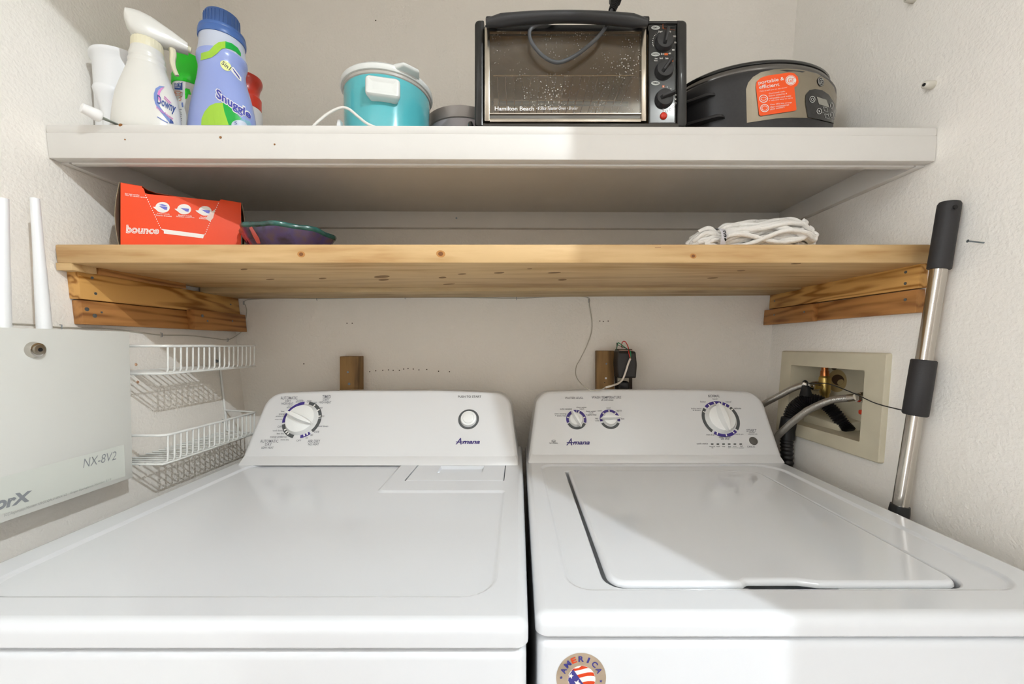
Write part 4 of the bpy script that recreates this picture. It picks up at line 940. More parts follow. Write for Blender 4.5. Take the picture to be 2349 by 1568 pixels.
for i, s in enumerate(('Uses 25% less energy', 'than conventional', 'slow cookers')): pgc.text(s, ((1765, 240 + i * 5.2), (1765 + (49, 42, 32)[i], 234.5 + i * 5), (1765 + (49, 42, 32)[i], 238.5 + i * 5), (1765, 244 + i * 5.2)), 'ink_white', 0, 0, .0030)
pgc.ell(1811.5, 186, 12.2, 11.6, 'ink_white', .0029, 0, 1, piece='sticker_mark'); pgc.ring(1811.5, 186, 11, 10.4, 1, 'sticker_orange', .0033, a0=20, a1=340); pgc.text('GE', (1805, 181, 1819, 191), 'sticker_orange', 0, .25, .0034)
for cx_, cy_ in ((1750, 228), (1752.5, 249.5)):
    pgc.ring(cx_, cy_, 10, 9, 1.6, 'ink_white', .0030); pgc.ring(cx_, cy_, 6.5, 4 if cy_ < 240 else 5.5, 1, 'ink_white', .0030)
pgc.ell(1881, 188, 7.5, 11, 'cooker_black', .0016, -12, 1, piece='maker_badge'); pgc.ring(1881, 188, 6.5, 9.5, .9, 'ink_silver', .0021, -12); pgc.text('GE', (1877, 183, 1885, 193), 'ink_silver', 0, .2, .0022)
M_LCD = mat('lcd_grey', '9A9890', .25)
pgc.poly([(1871, 223), (1893, 230), (1900, 248), (1876, 240)], 'lcd_grey', .0022, 1, piece='display')
pgc.ring(1861, 229, 6.6, 7.4, 1.3, 'ink_silver', .0023); pgc.ring(1861, 229, 3, 3.4, 1, 'ink_silver', .0023)
pgc.ring(1876.5, 256, 5.8, 6.8, 1.2, 'ink_silver', .0023); pgc.poly([(1875, 253), (1879, 256), (1875.5, 259)], 'ink_silver', .0023)
pgc.ring(1905, 243, 3.6, 6.8, 1.1, 'ink_silver', .0023); pgc.ring(1905, 264, 3.6, 6.6, 1.1, 'ink_silver', .0023)
for q in ((1886, 246, 1896, 257), (1888.5, 262, 1899, 273)):
    a, b, c_, d_ = q; pts = [(a, b), (c_ - 2, b + 2), (c_, d_), (a + 2, d_ - 2), (a, b)]; pgc.line(pts, 1.1, 'ink_silver', .0023)
pgc.line([(1882, 257.5), (1901, 263)], .8, 'ink_silver', .0023)
pgc.build(gc)

# ------------------------------------------------------------------ things on the pine shelf
ZPL = 1.3575
# dryer sheet box, turned towards the lamp side
M_BOX = mat('box_orange', 'EE470C', .36, spec=.35); M_CARD = mat('cardboard_inside', '8E8068', .8)
A = P(276.5, 420, .722); Bq = P(553, 468, .825)
A.z = Bq.z = 0; ax = (Bq - A); LB = ax.length; ax.normalize(); ay = Vector((-ax.y, ax.x, 0))
HB = .1195; DB = .085; T_ = .0008
bx = thing('dryer_sheet_box', 'orange cardboard box of dryer sheets with torn open front', 'box', tuple(Vector((A.x, A.y, ZPL)) + ax * LB / 2 + ay * DB / 2))
W3 = lambda u, d, h: Vector((A.x, A.y, ZPL)) + ax * u + ay * d + Vector((0, 0, h))
def sheet(pts, fn, t): # polygon sheet with thickness
    n = len(pts); V = [fn(p[0], p[1], 0) for p in pts] + [fn(p[0], p[1], t) for p in pts]
    return V, [tuple(range(n)), tuple(range(2 * n - 1, n - 1, -1))] + [(i, n + i, n + (i + 1) % n, (i + 1) % n) for i in range(n)]
def fpx(px, py):  # point of the photograph on the box front
    d = ray(px, py); nrm = ay; p0 = W3(0, 0, 0); t = (p0 - CAM).dot(nrm) / d.dot(nrm); q = CAM + d * t - p0; return (q.dot(ax), q.z)
cut = [fpx(*p) for p in ((324, 423), (326, 430), (330, 433), (333, 443), (340, 445), (420, 452), (503, 461), (507, 455))]
fr_ = [(0, 0), (LB, 0), (LB, HB)] + [(u, min(h, HB)) for u, h in reversed(cut)] + [(0, HB)]
bf = new('front_panel', sheet(fr_, lambda u, h, t: W3(u, t, h), T_), M_BOX, bx, 0)
new('back_panel', sheet([(0, 0), (LB, 0), (LB, HB), (0, HB)], lambda u, h, t: W3(u, DB - t, h), T_), M_CARD, bx, 0)
new('base_panel', sheet([(0, 0), (LB, 0), (LB, DB), (0, DB)], lambda u, d, t: W3(u, d, t), T_), M_CARD, bx, 0)
tl = max(u for u, h in cut[:2]) ; tr_ = cut[-1][0]
new('top_panel', sheet([(0, 0), (tl, 0), (tl + .004, .018), (tl + .015, .03), (tr_ - .012, .03), (tr_ - .002, .016), (tr_, 0), (LB, 0), (LB, DB), (0, DB)], lambda u, d, t: W3(u, d, HB - t), T_), M_BOX, bx, 0)
def endflap(u0, sgn):
    pts = []
    for k in range(13):
        d = DB * (.0 + 1.0 * k / 12); pts.append((u0 + sgn * .007 * math.sin(math.pi * k / 12), d))
    V = []; 
    for h in (0, HB * .5, HB): V += [W3(u + sgn * (.003 * math.sin(math.pi * h / HB)), d, h) for u, d in pts]
    Fc = [(r * 13 + k, r * 13 + k + 1, (r + 1) * 13 + k + 1, (r + 1) * 13 + k) for r in range(2) for k in range(12)]
    return V, Fc
# end flaps bow outwards, their cardboard edge standing proud of the front
for u0, sg in ((0, -1), (LB, 1)):
    V = []; Fc = []; K = 10
    for k in range(K + 1):
        h = HB * k / K; bow = math.sin(math.pi * (k + .3) / (K + .6)) * .0065
        V += [W3(u0 + sg * (bow + .0003), -.001, h), W3(u0 + sg * (bow + .0012), -.001, h), W3(u0 + sg * (bow * .4 + .0012), DB, h), W3(u0 + sg * (bow * .4), DB, h)]
    for k in range(K):
        for q in range(4): Fc.append((k * 4 + q, k * 4 + (q + 1) % 4, k * 4 + 4 + (q + 1) % 4, k * 4 + 4 + q))
    Fc += [(0, 1, 2, 3), (K * 4 + 3, K * 4 + 2, K * 4 + 1, K * 4)]
    new('end_flap', (V, Fc), M_CARD, bx, 40)
    new('end_panel', sheet([(.001, 0), (DB - .001, 0), (DB - .001, HB), (.001, HB)], lambda d, h, t: W3(u0 - sg * t, d, h), T_), M_BOX, bx, 0)
pq = Print([bf]); M_BLUP = mat('ink_periwinkle', '6A6CC8', .5); M_TAPE = mat('tape_film', 'E3C9BE', .25, coat=.3)
for cx_, cy_, rx_, ry_ in ((373, 475.5, 16.5, 12.3), (422.5, 479.8, 16, 11.8), (470.5, 483.6, 15, 11)):
    pq.ell(cx_, cy_, rx_, ry_, 'ink_white', .0004, 4, n=32, piece='picture_disc')
    pq.poly([(cx_ - 9, cy_ - 3), (cx_ + 11, cy_ - 1), (cx_ + 10, cy_ + 6), (cx_ + 4, cy_ + 5)], 'ink_periwinkle', .0006, piece='picture_drum')
    pq.poly([(cx_ - 22, cy_ - 1), (cx_ - 12, cy_ - 1), (cx_ + 5, cy_ + 8), (cx_ - 10, cy_ + 8), (cx_ - 18, cy_ + 3)], 'ink_white', .0008, piece='picture_hand')
pq.poly([(364, 470), (372, 468), (384, 472), (378, 473)], 'ink_periwinkle', .0006, piece='picture_drum')
for s, q in (('For best results:', ((287, 442.5), (320, 446), (320, 449), (287, 445.5))), ('Pour un r\u00e9sultat optimal :', ((287, 446), (339, 452), (339, 455.5), (287, 449.5))), ('Large Loads', ((361, 488), (389, 490), (389, 493), (361, 491))), ('Grosses brass\u00e9es', ((357, 491.8), (394, 494.5), (394, 497.5), (357, 494.8))),
             ('Medium Loads', ((409, 491.8), (440, 494), (440, 497), (409, 494.8))), ('Brass\u00e9es moyennes', ((405, 495), (446, 498), (446, 501), (405, 498))), ('Small', ((460, 496), (473, 497), (473, 500), (460, 499))), ('Petites', ((457, 499), (472, 500), (472, 503), (457, 502)))): pq.text(s, q, 'ink_white', .012)
pq.text('bounce', ((288, 515), (366, 521), (364, 537), (289, 535)), 'ink_white', .042, .12, .0005)
pq.text('bounce', ((289.5, 517), (364, 522.5), (362, 535.5), (290.5, 533)), 'box_orange', .022, .12, .0008)
pq.text('bounce', ((291, 518), (363, 523.5), (361, 534.5), (292, 532)), 'ink_white', .002, .12, .0011)
pq.poly([(368, 524.5), (471, 538), (468, 540), (466, 546.5), (376, 535.5), (376, 529.5)], 'ink_white', .0006, piece='picture_sheet')
for k in range(16):
    t = k / 15; pq.ell(334 + 34 * t, 448 + 74 * t, 1, 1.3, 'ink_white', .0004, n=6)
    pq.ell(501 - 30 * t, 466 + 70 * t, 1, 1.2, 'ink_white', .0004, n=6)
pq.poly([(494, 480), (489, 500), (482, 508), (471, 502), (482, 488)], 'tape_film', .0012, piece='tape_strip')
pq.build(bx)

# glazed bowl
mb = bpy.data.materials.new('raku_glaze'); mb.use_nodes = True; MATS['raku_glaze'] = mb
nt = mb.node_tree; b = nt.nodes['Principled BSDF']; b.inputs['Roughness'].default_value = .18; b.inputs['Coat Weight'].default_value = .5
tcn = nt.nodes.new('ShaderNodeTexCoord'); nz = nt.nodes.new('ShaderNodeTexNoise'); nz.inputs['Scale'].default_value = 26; nz.inputs['Detail'].default_value = 4; nt.links.new(tcn.outputs['Object'], nz.inputs['Vector'])
rp = nt.nodes.new('ShaderNodeValToRGB'); els = rp.color_ramp.elements; els[0].position = .3; els[0].color = (*lin('241A12'), 1); els[1].position = .75; els[1].color = (*lin('5A4638'), 1)
e = els.new(.52); e.color = (*lin('463A66'), 1); nt.links.new(nz.outputs['Fac'], rp.inputs[0]); nt.links.new(rp.outputs[0], b.inputs['Base Color'])
M_GRIM = mat('teal_glaze', '235650', .2, coat=.4, var=(30, .8)); M_GRED = mat('red_glaze', 'B04A44', .25, coat=.4, var=(30, .2))
x, y = -.4855, .842; z = ZPL
bw = thing('pottery_bowl', 'dark purple brown glazed pottery bowl with teal rim beside the orange box', 'bowl', (x, y, z))
def octa(prof, n=48, k=.055):
    V, Fc = [], []
    for r, h in prof:
        for i in range(n):
            a = 2 * math.pi * i / n; rr = r * (1 + k * math.cos(8 * (a - .25)) * (h / .06)); V.append(Vector((x + rr * math.cos(a), y + rr * math.sin(a), z + h)))
    for j in range(len(prof) - 1):
        for i in range(n): Fc.append((j * n + i, j * n + (i + 1) % n, (j + 1) * n + (i + 1) % n, (j + 1) * n + i))
    return V, Fc
V, Fc = octa([(.001, .001), (.050, .0), (.056, .004), (.066, .018), (.077, .034), (.0835, .048), (.0855, .053), (.082, .052), (.074, .036), (.062, .018), (.050, .008), (.001, .007)])
bwl = new('body', (V, Fc), mb, bw, 60)
V, Fc = octa([(.0845, .051), (.0872, .053), (.0880, .057), (.0866, .0605), (.0840, .060), (.0825, .055), (.0828, .051)])
new('rim', (V, Fc), M_GRIM, bw, 60)
pbw = Print([bwl]); pbw.poly([(572, 522), (578, 519), (595, 546), (598, 558), (590, 558), (579, 538)], 'red_glaze', .0006, 2, piece='glaze_patch'); pbw.build(bw)

# white cotton mop head bundle
M_YARN = mat('cotton_yarn', 'F0EDE8', .9, spec=.1, bump=(220, .6, .003, (1, 1, 1)))
xa, xb = X_(1597, .745), X_(1888, .745); yc_ = .790; LM = xb - xa
mop = thing('mop_head', 'white cotton string mop refill tied in a bundle on the pine shelf', 'mop head', ((xa + xb) / 2, yc_, ZPL))
rnd = random.Random(5)
def env(t): # half height of the bundle along its length
    pts = [(0, .012), (.08, .024), (.18, .029), (.225, .024), (.30, .031), (.5, .034), (.7, .038), (.88, .036), (.97, .027), (1, .015)]
    for (a, p), (b_, q) in zip(pts, pts[1:]):
        if a <= t <= b_: return p + (q - p) * (t - a) / (b_ - a)
    return .012
for k in range(66):
    a0 = rnd.uniform(0, 2 * math.pi); rr = math.sqrt(rnd.uniform(.12, 1)) * .92; t0 = rnd.uniform(0, .12); t1 = rnd.uniform(.82, 1.0); ph = rnd.uniform(0, 6); tw = rnd.uniform(-1.2, 1.2)
    pts = []
    for i in range(13):
        t = t0 + (t1 - t0) * i / 12; a = a0 + tw * (t - .2) + .35 * math.sin(ph + 7 * t); e = env(t); r2 = rr * (1 if abs(t - .225) > .05 else .85)
        pts.append(Vector((xa + LM * t, yc_ + math.cos(a) * r2 * e * 1.55, ZPL + max(.0048, e + math.sin(a) * r2 * e * .93 + .004 * math.sin(ph * 2 + 9 * t)))))
    # loop back at the end
    q = pts[-1]; pts += [q + Vector((.007, .003, .004)), q + Vector((.003, .007, .010))]
    for p_ in pts: p_.z = max(p_.z, ZPL + .0047)
    new('strand', tube(catmull(pts, 4), .0046, 7), M_YARN, mop, 60)
xs = xa + LM * .225
st = []
for k in range(28):
    a = 2 * math.pi * k / 28; st.append((math.cos(a) * .0415, max(.0006, .0255 + math.sin(a) * .0285)))
V = []; 
for dx in (-.005, .005):
    V += [Vector((xs + dx + .12 * (p[1] - .02), yc_ + p[0], ZPL + p[1])) for p in st]
tie = new('tie_band', (V, [(k, (k + 1) % 28, 28 + (k + 1) % 28, 28 + k) for k in range(28)]), mat('tie_white', 'D9D6DC', .5), mop, 60)
ptb = Print([tie]); ptb.text('den', ((1671, 552), (1667, 528), (1658, 530), (1662, 553)), 'gap_black', .02, 0, .0006); ptb.build(mop)

# crumpled clear plastic at the end of the pine shelf
V, Fc = [], []; n = 10; cpx = P(1990, 556, .74)
for i in range(n + 1):
    for j in range(n + 1):
        u, v = i / n, j / n; h = .012 * math.sin(math.pi * u) * math.sin(math.pi * v) + .003 * math.sin(9 * u + 4 * v) * math.sin(math.pi * u) * math.sin(math.pi * v) + .0008
        V.append(Vector((cpx.x - .03 + .06 * u + .01 * math.sin(5 * v), .73 + .05 * v + .006 * math.sin(6 * u), ZPL + h)))
for i in range(n):
    for j in range(n): Fc.append((i * (n + 1) + j, (i + 1) * (n + 1) + j, (i + 1) * (n + 1) + j + 1, i * (n + 1) + j + 1))
tag(new('plastic_wrap', (V, Fc), mat('clear_film', 'E4E2DC', .15, alpha=.55)), 'scrap of clear plastic wrap on the pine shelf near the black pole', 'plastic wrap')

# ------------------------------------------------------------------ alarm panel box on the left wall
M_PANEL = mat('panel_white', 'DCDCD6', .4, spec=.4)
yA, yB = .735, .42; zb0, zt0 = .9375, 1.2070
XF = lambda z: -.7125 - .0065 * (z - zb0) / (zt0 - zb0)
al = thing('alarm_panel', 'white wall mounted alarm panel box with round lock and two antennas', 'alarm panel', (-.74, .58, zb0))
cov = new('cover', hexa([(XL(zb0) , yB, zb0), (XF(zb0), yB, zb0), (XF(zb0), yA, zb0), (XL(zb0), yA, zb0), (XL(zt0), yB, zt0), (XF(zt0), yB, zt0), (XF(zt0), yA, zt0), (XL(zt0), yA, zt0)], .0012), M_PANEL, al, 30)
pal = Print([cov]); M_PG = mat('ink_panel_grey', '8A8E92', .5); M_PL = mat('label_film', 'D5D8D0', .3, coat=.2); M_PT = mat('ink_panel_fine', 'A9ABA6', .5)
pal.poly([(0, 1095), (284, 1019), (287, 1092), (0, 1180)], 'label_film', .0003, 1, piece='label')
pal.text('NX-8V2', ((190, 1052), (266, 1034), (266, 1053), (190, 1073)), 'ink_panel_grey', -.008, .18, .0007)
pal.text('NetworX', ((-118, 1160), (73, 1124), (73, 1147), (-118, 1204)), 'ink_panel_grey', .045, .2, .0007)
pal.text('FCC Registration Number: US:GCQAL01BNX-V2    Ringer Equivalence Number 0.1B', ((8, 1179), (254, 1096), (254, 1102), (8, 1187)), 'ink_panel_fine', 0, .15, .0007)
pal.build(al)
c = pal.proj(78, 802, 0); nrm = Vector((1, 0, .02)).normalized()
lk = new('lock', cyl(c - nrm * .001, c + nrm * .007, .0125, .0105, 32, .0015), M_CHROME, al, 40)
new('lock_barrel', cyl(c + nrm * .006, c + nrm * .0095, .0078, .0074, 28, .0008), M_STEEL, lk, 40)
new('keyhole', cyl(c + nrm * .0094, c + nrm * .0100, .0030, .0028, 14), M_DARK, lk, 40)
# antennas rise from behind the cover
for pxb, pxt in ((102, 80), (6, 8)):
    bq_ = P(pxb, 752, 1); Xb = -.750; Yb_ = Xb * F / (pxb - CX); base = P(pxb, 756, Yb_)
    tp = P(pxt, 455, Yb_ * .998); dv = tp - base
    an = new('antenna', tube([base - dv * .05, base, base + dv * .47, base + dv * .475, base + dv * .475, base + dv], .009, 18, rf=lambda t: (.0092, .0090, .0073, .0073, .0070, .0054)[round(t * 5)]), M_WHITE, al, 40)

# ------------------------------------------------------------------ two tier wire rack on the left wall
M_WIRE = mat('wire_white', 'E9EAE6', .3, coat=.2)
wr = thing('wire_rack', 'white coated wire rack with two trays mounted beside the alarm box', 'wire rack', (-.72, .9, .955))
yn, yfr, xo = .7524, 1.0100, -.667
for zr, zf in ((1.1805, 1.1280), (1.0116, .9575)):
    xw = XL(zr) + .003; xwf = XL(zf) + .003; yw = 1.043
    rim_ = [Vector((xw, yn - .002, zr)), Vector((xo - .012, yn - .002, zr)), Vector((xo - .003, yn + .001, zr)), Vector((xo, yn + .010, zr)), Vector((xo, yfr - .010, zr)), Vector((xo - .003, yfr - .001, zr)), Vector((xo - .012, yfr + .004, zr)), Vector((xw, yw, zr))]
    new('rim_wire', tube(rim_, .0026, 8), M_WIRE, wr, 60)
    new('tray_wire', tube([Vector((xwf, yn - .002, zf)), Vector((xo - .004, yn - .002, zf)), Vector((xo - .002, yn + .004, zf)), Vector((xo - .002, yfr, zf)), Vector((xo - .006, yfr + .003, zf)), Vector((xwf, yw, zf))], .0020, 8), M_WIRE, wr, 60)
    for f_ in (.02, .5, .98): 
        xx = xwf + (xo - xwf) * f_
        if f_ != .98: new('tray_wire', tube([Vector((xx, yn - .002, zf - .002)), Vector((xx, yfr + .015, zf - .002))], .0016, 7), M_WIRE, wr, 60)
    N_ = 18; first = None
    for k in range(N_):
        yy = yn + .006 + (yfr - yn - .010) * k / (N_ - 1)
        if first is None:
            first = new('cross_wire', tube([Vector((xwf, yy, zf + .002)), Vector((xo - .008, yy, zf + .0015)), Vector((xo - .003, yy, zf + .003)), Vector((xo - .0015, yy, zf + .008)), Vector((xo - .0015, yy, zr))], .0017, 7), M_WIRE, wr, 60); fy = yy
        else: dup(first, (0, yy - fy, 0), wr)
for yy in (1.043, yn - .002):
    new('upright_wire', tube([Vector((XL(1.1805) + .003, yy, 1.1805)), Vector((XL(.9575) + .003, yy, .9575))], .0026, 8), M_WIRE, wr, 60)
for zz in (1.14, .985):
    c = Vector((XL(zz), 1.035, zz)); new('mount_screw', cyl(c, c + Vector((.004, 0, 0)), .0045, .0035, 12), M_NAIL, wr, 40)

# ------------------------------------------------------------------ thin wire stapled round the walls
M_TW = mat('thin_wire_grey', 'BDB7AA', .5)
pw1 = [onL(px, py, .0022) for px, py in ((-60, 738), (30, 742), (100, 746), (137, 750), (250, 754), (320, 762), (368, 768), (430, 769), (480, 774), (520, 779), (538, 772))]
pw2 = [P(px, py, YB - .0022) for px, py in ((556, 758), (562, 740), (566, 715), (563, 700), (560, 695), (565, 688), (585, 686), (640, 684), (728, 685), (830, 683), (930, 682), (1060, 682), (1185, 684), (1270, 680), (1345, 681), (1352, 700), (1358, 740), (1356, 765), (1345, 795), (1330, 825))]
pw3 = [P(px, py, Y) for px, py, Y in ((1322, 840, 1.105), (1321, 860, 1.07), (1330, 876, 1.02), (1345, 889, .985), (1358, 895, .976), (1372, 895, .976), (1390, 888, .982))]
tw = thing('staple_wire', 'thin grey wire stapled round the walls below the pine shelf', 'wire', tuple(P(930, 690, YB)))
new('wire', tube(catmull(pw1 + pw2 + pw3, 4), .0011, 6), M_TW, tw, 60)
for px, py, w in ((137, 750, 0), (368, 768, 0), (520, 779, 0), (560, 695, 1), (728, 685, 1), (930, 682, 1), (1185, 684, 1), (1350, 690, 1)):
    c = onL(px, py, 0) if w == 0 else P(px, py, YB); dd = Vector((0, .001, 0)) if w == 0 else Vector((.001, 0, 0)); o_ = Vector((.0038, 0, 0)) if w == 0 else Vector((0, -.0038, 0))
    up = Vector((0, 0, .0042)); new('staple', tube([c + up, c + up + o_, c - up + o_, c - up], .0007, 5), M_NAIL, tw, 0)

# black power adapter with its outlet
Yf = 1.052
ad = thing('power_adapter', 'black plug in power adapter beside the brown post with coloured wires', 'adapter', tuple(P(1437, 868, 1.08)))
V, Fc = [], []; NX_, = (12,)
x0, x1, z0, z1 = X_(1416, Yf), X_(1463, Yf), Z_(868, Yf), Z_(806, Yf)
cxm, czm = (x0 + x1) / 2, (z0 + z1) / 2
body = plate([Vector(p) for p in ((x0 + .003, z0), (x1 - .003, z0), (x1, czm), (x1 - .004, z1), (x0 + .002, z1), (x0 - .001, czm))], [.004, .004, .05, .004, .004, .05], [(0, -.041), (0, -.012), (.001, -.004), (.003, -.001), (.006, 0)], lambda u, v, h: Vector((u, Yf - h, v + (.004 * (-h / .055)))), 5)
new('body', body, mat('adapter_black', '2B2726', .5, bump=(500, .1, .0005)), ad, 50)
new('top_label', box(X_(1420, 1.08), X_(1450, 1.08), 1.066, 1.080, z1 + .0025, z1 + .0040), mat('adapter_label', 'D9B7A0', .5), ad)
new('outlet_plate', box(X_(1412, 1.115), X_(1449, 1.115), 1.108, YB, Z_(905, 1.115), Z_(800, 1.115), .001), mat('outlet_dark', '3A2C22', .6), ad)
new('outlet', box(X_(1417, 1.10), X_(1443, 1.10), 1.100, 1.110, Z_(900, 1.1), Z_(866, 1.1), .002), mat('outlet_ivory', 'CFC8B4', .5), ad)
new('lower_plug', plate(rect(X_(1419, 1.085), X_(1444, 1.085), Z_(905, 1.085), Z_(874, 1.085)), .008, [(0, -.02), (0, -.004), (.004, 0)], FXZ(1.082), 5), M_BLACK, ad, 50)
M_WR = mat('wire_red', 'C8352C', .5); M_WG = mat('wire_green', '1E8A55', .5); M_WK = mat('wire_dark_green', '2E4038', .5); M_WO = mat('wire_orange', 'C8643C', .5); M_WW = mat('wire_white_sheath', 'E8DFD3', .5)
J = P(1446, 822, Yf - .006)
new('white_lead', tube(catmull([J, P(1441, 834, Yf - .006), P(1434, 856, Yf - .006), P(1428, 870, Yf - .004), P(1418, 879, 1.03), P(1404, 884, .995), P(1390, 888, .982)], 6), .0026, 8), M_WW, ad, 60)
new('red_lead', tube(catmull([J, P(1443, 811, Yf - .006), P(1442, 804, Yf - .002), P(1441, 796, Yf + .012), P(1435, 784, Yf + .016), P(1429, 783, Yf + .018), P(1426, 790, Yf + .02), P(1427, 798, Yf + .024)], 6), .0013, 6), M_WR, ad, 60)
new('green_lead', tube(catmull([J, P(1447, 812, Yf - .006), P(1445, 804, Yf - .003), P(1437, 799, Yf + .01), P(1424, 789, Yf + .018), P(1418, 786, Yf + .02), P(1416, 792, Yf + .02), P(1414, 801, Yf + .018)], 6), .0012, 6), M_WG, ad, 60)
new('dark_lead', tube(catmull([P(1444, 802, Yf - .002), P(1430, 796, Yf + .012), P(1418, 791, Yf + .018), P(1415, 786, Yf + .018), P(1415, 795, Yf + .018), P(1414.5, 803, Yf + .018)], 6), .0009, 6), M_WK, ad, 60)

# ------------------------------------------------------------------ washer supply box in the right wall, hoses, pole
M_UT = mat('utility_box_plastic', 'CFC6AE', .5, var=(14, .06))
FWR = lambda y_, z_, h: Vector((XR(z_) - h, y_, z_))
ub = thing('supply_box', 'cream plastic washer supply box recessed in the wall', 'supply box', (XR(.97), .905, .957))
OUT = [Vector(p) for p in ((.753, .957), (1.057, .957), (1.057, 1.167), (.753, 1.167))]; INN = [Vector(p) for p in ((BY0 + .002, BZ0 + .002), (BY1 - .002, BZ0 + .002), (BY1 - .002, BZ1 - .002), (BY0 + .002, BZ1 - .002))]
fo = plate(OUT, .005, [(0, 0.0), (0, .006), (.001, .0085), (.003, .0095)], FWR, 4, False, False)
an_ = annulus(rloop(OUT, .005, .003, 4), [rloop(INN, .002, 0, 4)], lambda u, v: FWR(u, v, .0095))
new('frame', join(fo, an_), M_UT, ub, 40)
new('recess', plate(INN, .002, [(0, .0095), (0, -.055), (.001, -.085)], FWR, 4, False, True), M_UT, ub, 40)
new('drain_ledge', hexa([FWR(.90, .986, -.084), FWR(1.012, .986, -.084), FWR(1.012, .986, -.03), FWR(.90, .986, -.03), FWR(.905, 1.008, -.084), FWR(1.012, 1.022, -.084), FWR(1.012, 1.008, -.03), FWR(.905, 1.002, -.03)], .002), M_UT, ub, 40)
new('drain_ledge', box(XR(1) + .03, XR(1) + .084, .805, .83, .986, 1.010, .003), M_UT, ub, 40)
pub = Print([o for o in ub.children if o.name.startswith('recess')]); M_STAIN = mat('rust_stain', 'B49C6C', .7); M_HDK = mat('hole_brown', '4A3018', .7)
pub.poly(ell(1921, 873, 22, 26), 'rust_stain', .0004, 0, piece='rust_stain')
pub.ell(1923, 871, 14.5, 12, 'hole_brown', .0008, 15, piece='drain_hole'); pub.ell(1929, 876, 8, 6, 'rust_stain', .0011, -30, piece='drain_hole')
pub.ell(1914, 845, 6, 3, 'hole_brown', .0008, piece='drain_hole')
pub.build(ub)
# valves (brass body with copper stub)
M_BRASS = mat('brass', 'B59A5A', .3, .9, var=(60, .15)); M_COP = mat('copper', 'A8693E', .28, .9, var=(50, .2))
def valve(label, yv, zc, handle):
    xv = XR(zc) + .035
    v = thing('water_valve', label, 'valve', (xv, yv, zc - .03), 'shut off valves in the supply box')
    new('pipe', cyl((xv, yv, zc + .022), (xv, yv, BZ1 + .004), .0072, n=18), M_COP, v, 40)
    new('coupling', cyl((xv, yv, zc + .020), (xv, yv, zc + .034), .0098, .0085, 18), M_COP, v, 40)
    new('body', lathe([(.007, -.030), (.009, -.028), (.009, -.022), (.0115, -.018), (.012, -.004), (.0125, .0), (.0125, .016), (.011, .020), (.009, .022)], (xv, yv, zc), 20), M_BRASS, v, 40)
    new('outlet', cyl((xv - .004, yv, zc - .004), (xv - .028, yv, zc - .004), .0080, n=16), M_BRASS, v, 40)
    if handle: new('handle', box(xv - .026, xv - .012, yv - .026, yv + .010, zc - .040, zc - .030, .003), mat('valve_red', 'D23A1A', .4), v, 40); new('stem', cyl((xv - .020, yv, zc - .036), (xv, yv, zc - .020), .004, n=12), M_BRASS, v, 40)
    return xv
def valve_at(px, py, h): # height and depth of valve from its nut
    xx = XR(1.09) + .02; Y = xx * F / (px - CX); return Y, CAMZ - (py - CY) * Y / F
va = valve_at(1878, 886, 0); vb = valve_at(1994, 912, 0)
valve('brass valve with copper stub, the one next to the rusty hole', va[0], va[1] + .004, False)
valve('brass valve with red handle tucked at the side of the supply box', vb[0] + .004, vb[1] + .004, True)
# braided hoses
mh = bpy.data.materials.new('braided_steel'); mh.use_nodes = True; MATS['braided_steel'] = mh
nt = mh.node_tree; b = nt.nodes['Principled BSDF']; b.inputs['Base Color'].default_value = (*lin('B4B0AA'), 1); b.inputs['Metallic'].default_value = .9; b.inputs['Roughness'].default_value = .35
tcn = nt.nodes.new('ShaderNodeTexCoord'); wv = nt.nodes.new('ShaderNodeTexWave'); wv.inputs['Scale'].default_value = 260; wv.inputs['Distortion'].default_value = 2; nt.links.new(tcn.outputs['Object'], wv.inputs['Vector'])
bn = nt.nodes.new('ShaderNodeBump'); bn.inputs['Strength'].default_value = .4; bn.inputs['Distance'].default_value = .0008; nt.links.new(wv.outputs['Fac'], bn.inputs['Height']); nt.links.new(bn.outputs[0], b.inputs['Normal'])
def hose(label, pts, nut):
    h = thing('braided_hose', label, 'hose', tuple(pts[-1]))
    new('hose', tube(catmull(pts, 8), .0076, 14), mh, h, 60)
    p0, d0 = Vector(nut), (Vector(pts[1]) - Vector(pts[0])).normalized()
    new('crimp', cyl(Vector(pts[0]) - d0 * .004, Vector(pts[0]) + d0 * .012, .0078, n=18), M_CHROME, h, 40)
    new('nut', cyl(p0 + Vector((.010, 0, 0)), p0 - Vector((.006, 0, 0)), .0125, .0115, 6), M_CHROME, h, 20)
    new('nut_collar', cyl(p0 - Vector((.004, 0, 0)), p0 - Vector((.012, 0, 0)), .0100, .0085, 18), M_CHROME, h, 40)
n1 = Vector((XR(1.09) + .010, va[0] + .004, va[1])); n2 = Vector((XR(1.08) + .008, vb[0] + .004, vb[1]))
hose('braided steel hose from the brass valve going behind the washer console', [n1 - Vector((.012, -.002, 0)), Vector((.695, .966, 1.086)), Vector((.675, .980, 1.075)), Vector((.655, 1.0, 1.055)), Vector((.632, 1.036, 1.025)), Vector((.62, 1.075, .99)), Vector((.60, 1.09, .93)), Vector((.58, 1.09, .86))], n1)
hose('longer braided steel hose sweeping down between washer and wall', [n2 - Vector((.012, -.004, 0)), Vector((.694, .836, 1.071)), Vector((.676, .868, 1.060)), Vector((.655, .906, 1.031)), Vector((.633, .948, .982)), Vector((.624, .972, .944)), Vector((.622, .985, .88)), Vector((.622, .985, .80))], n2)
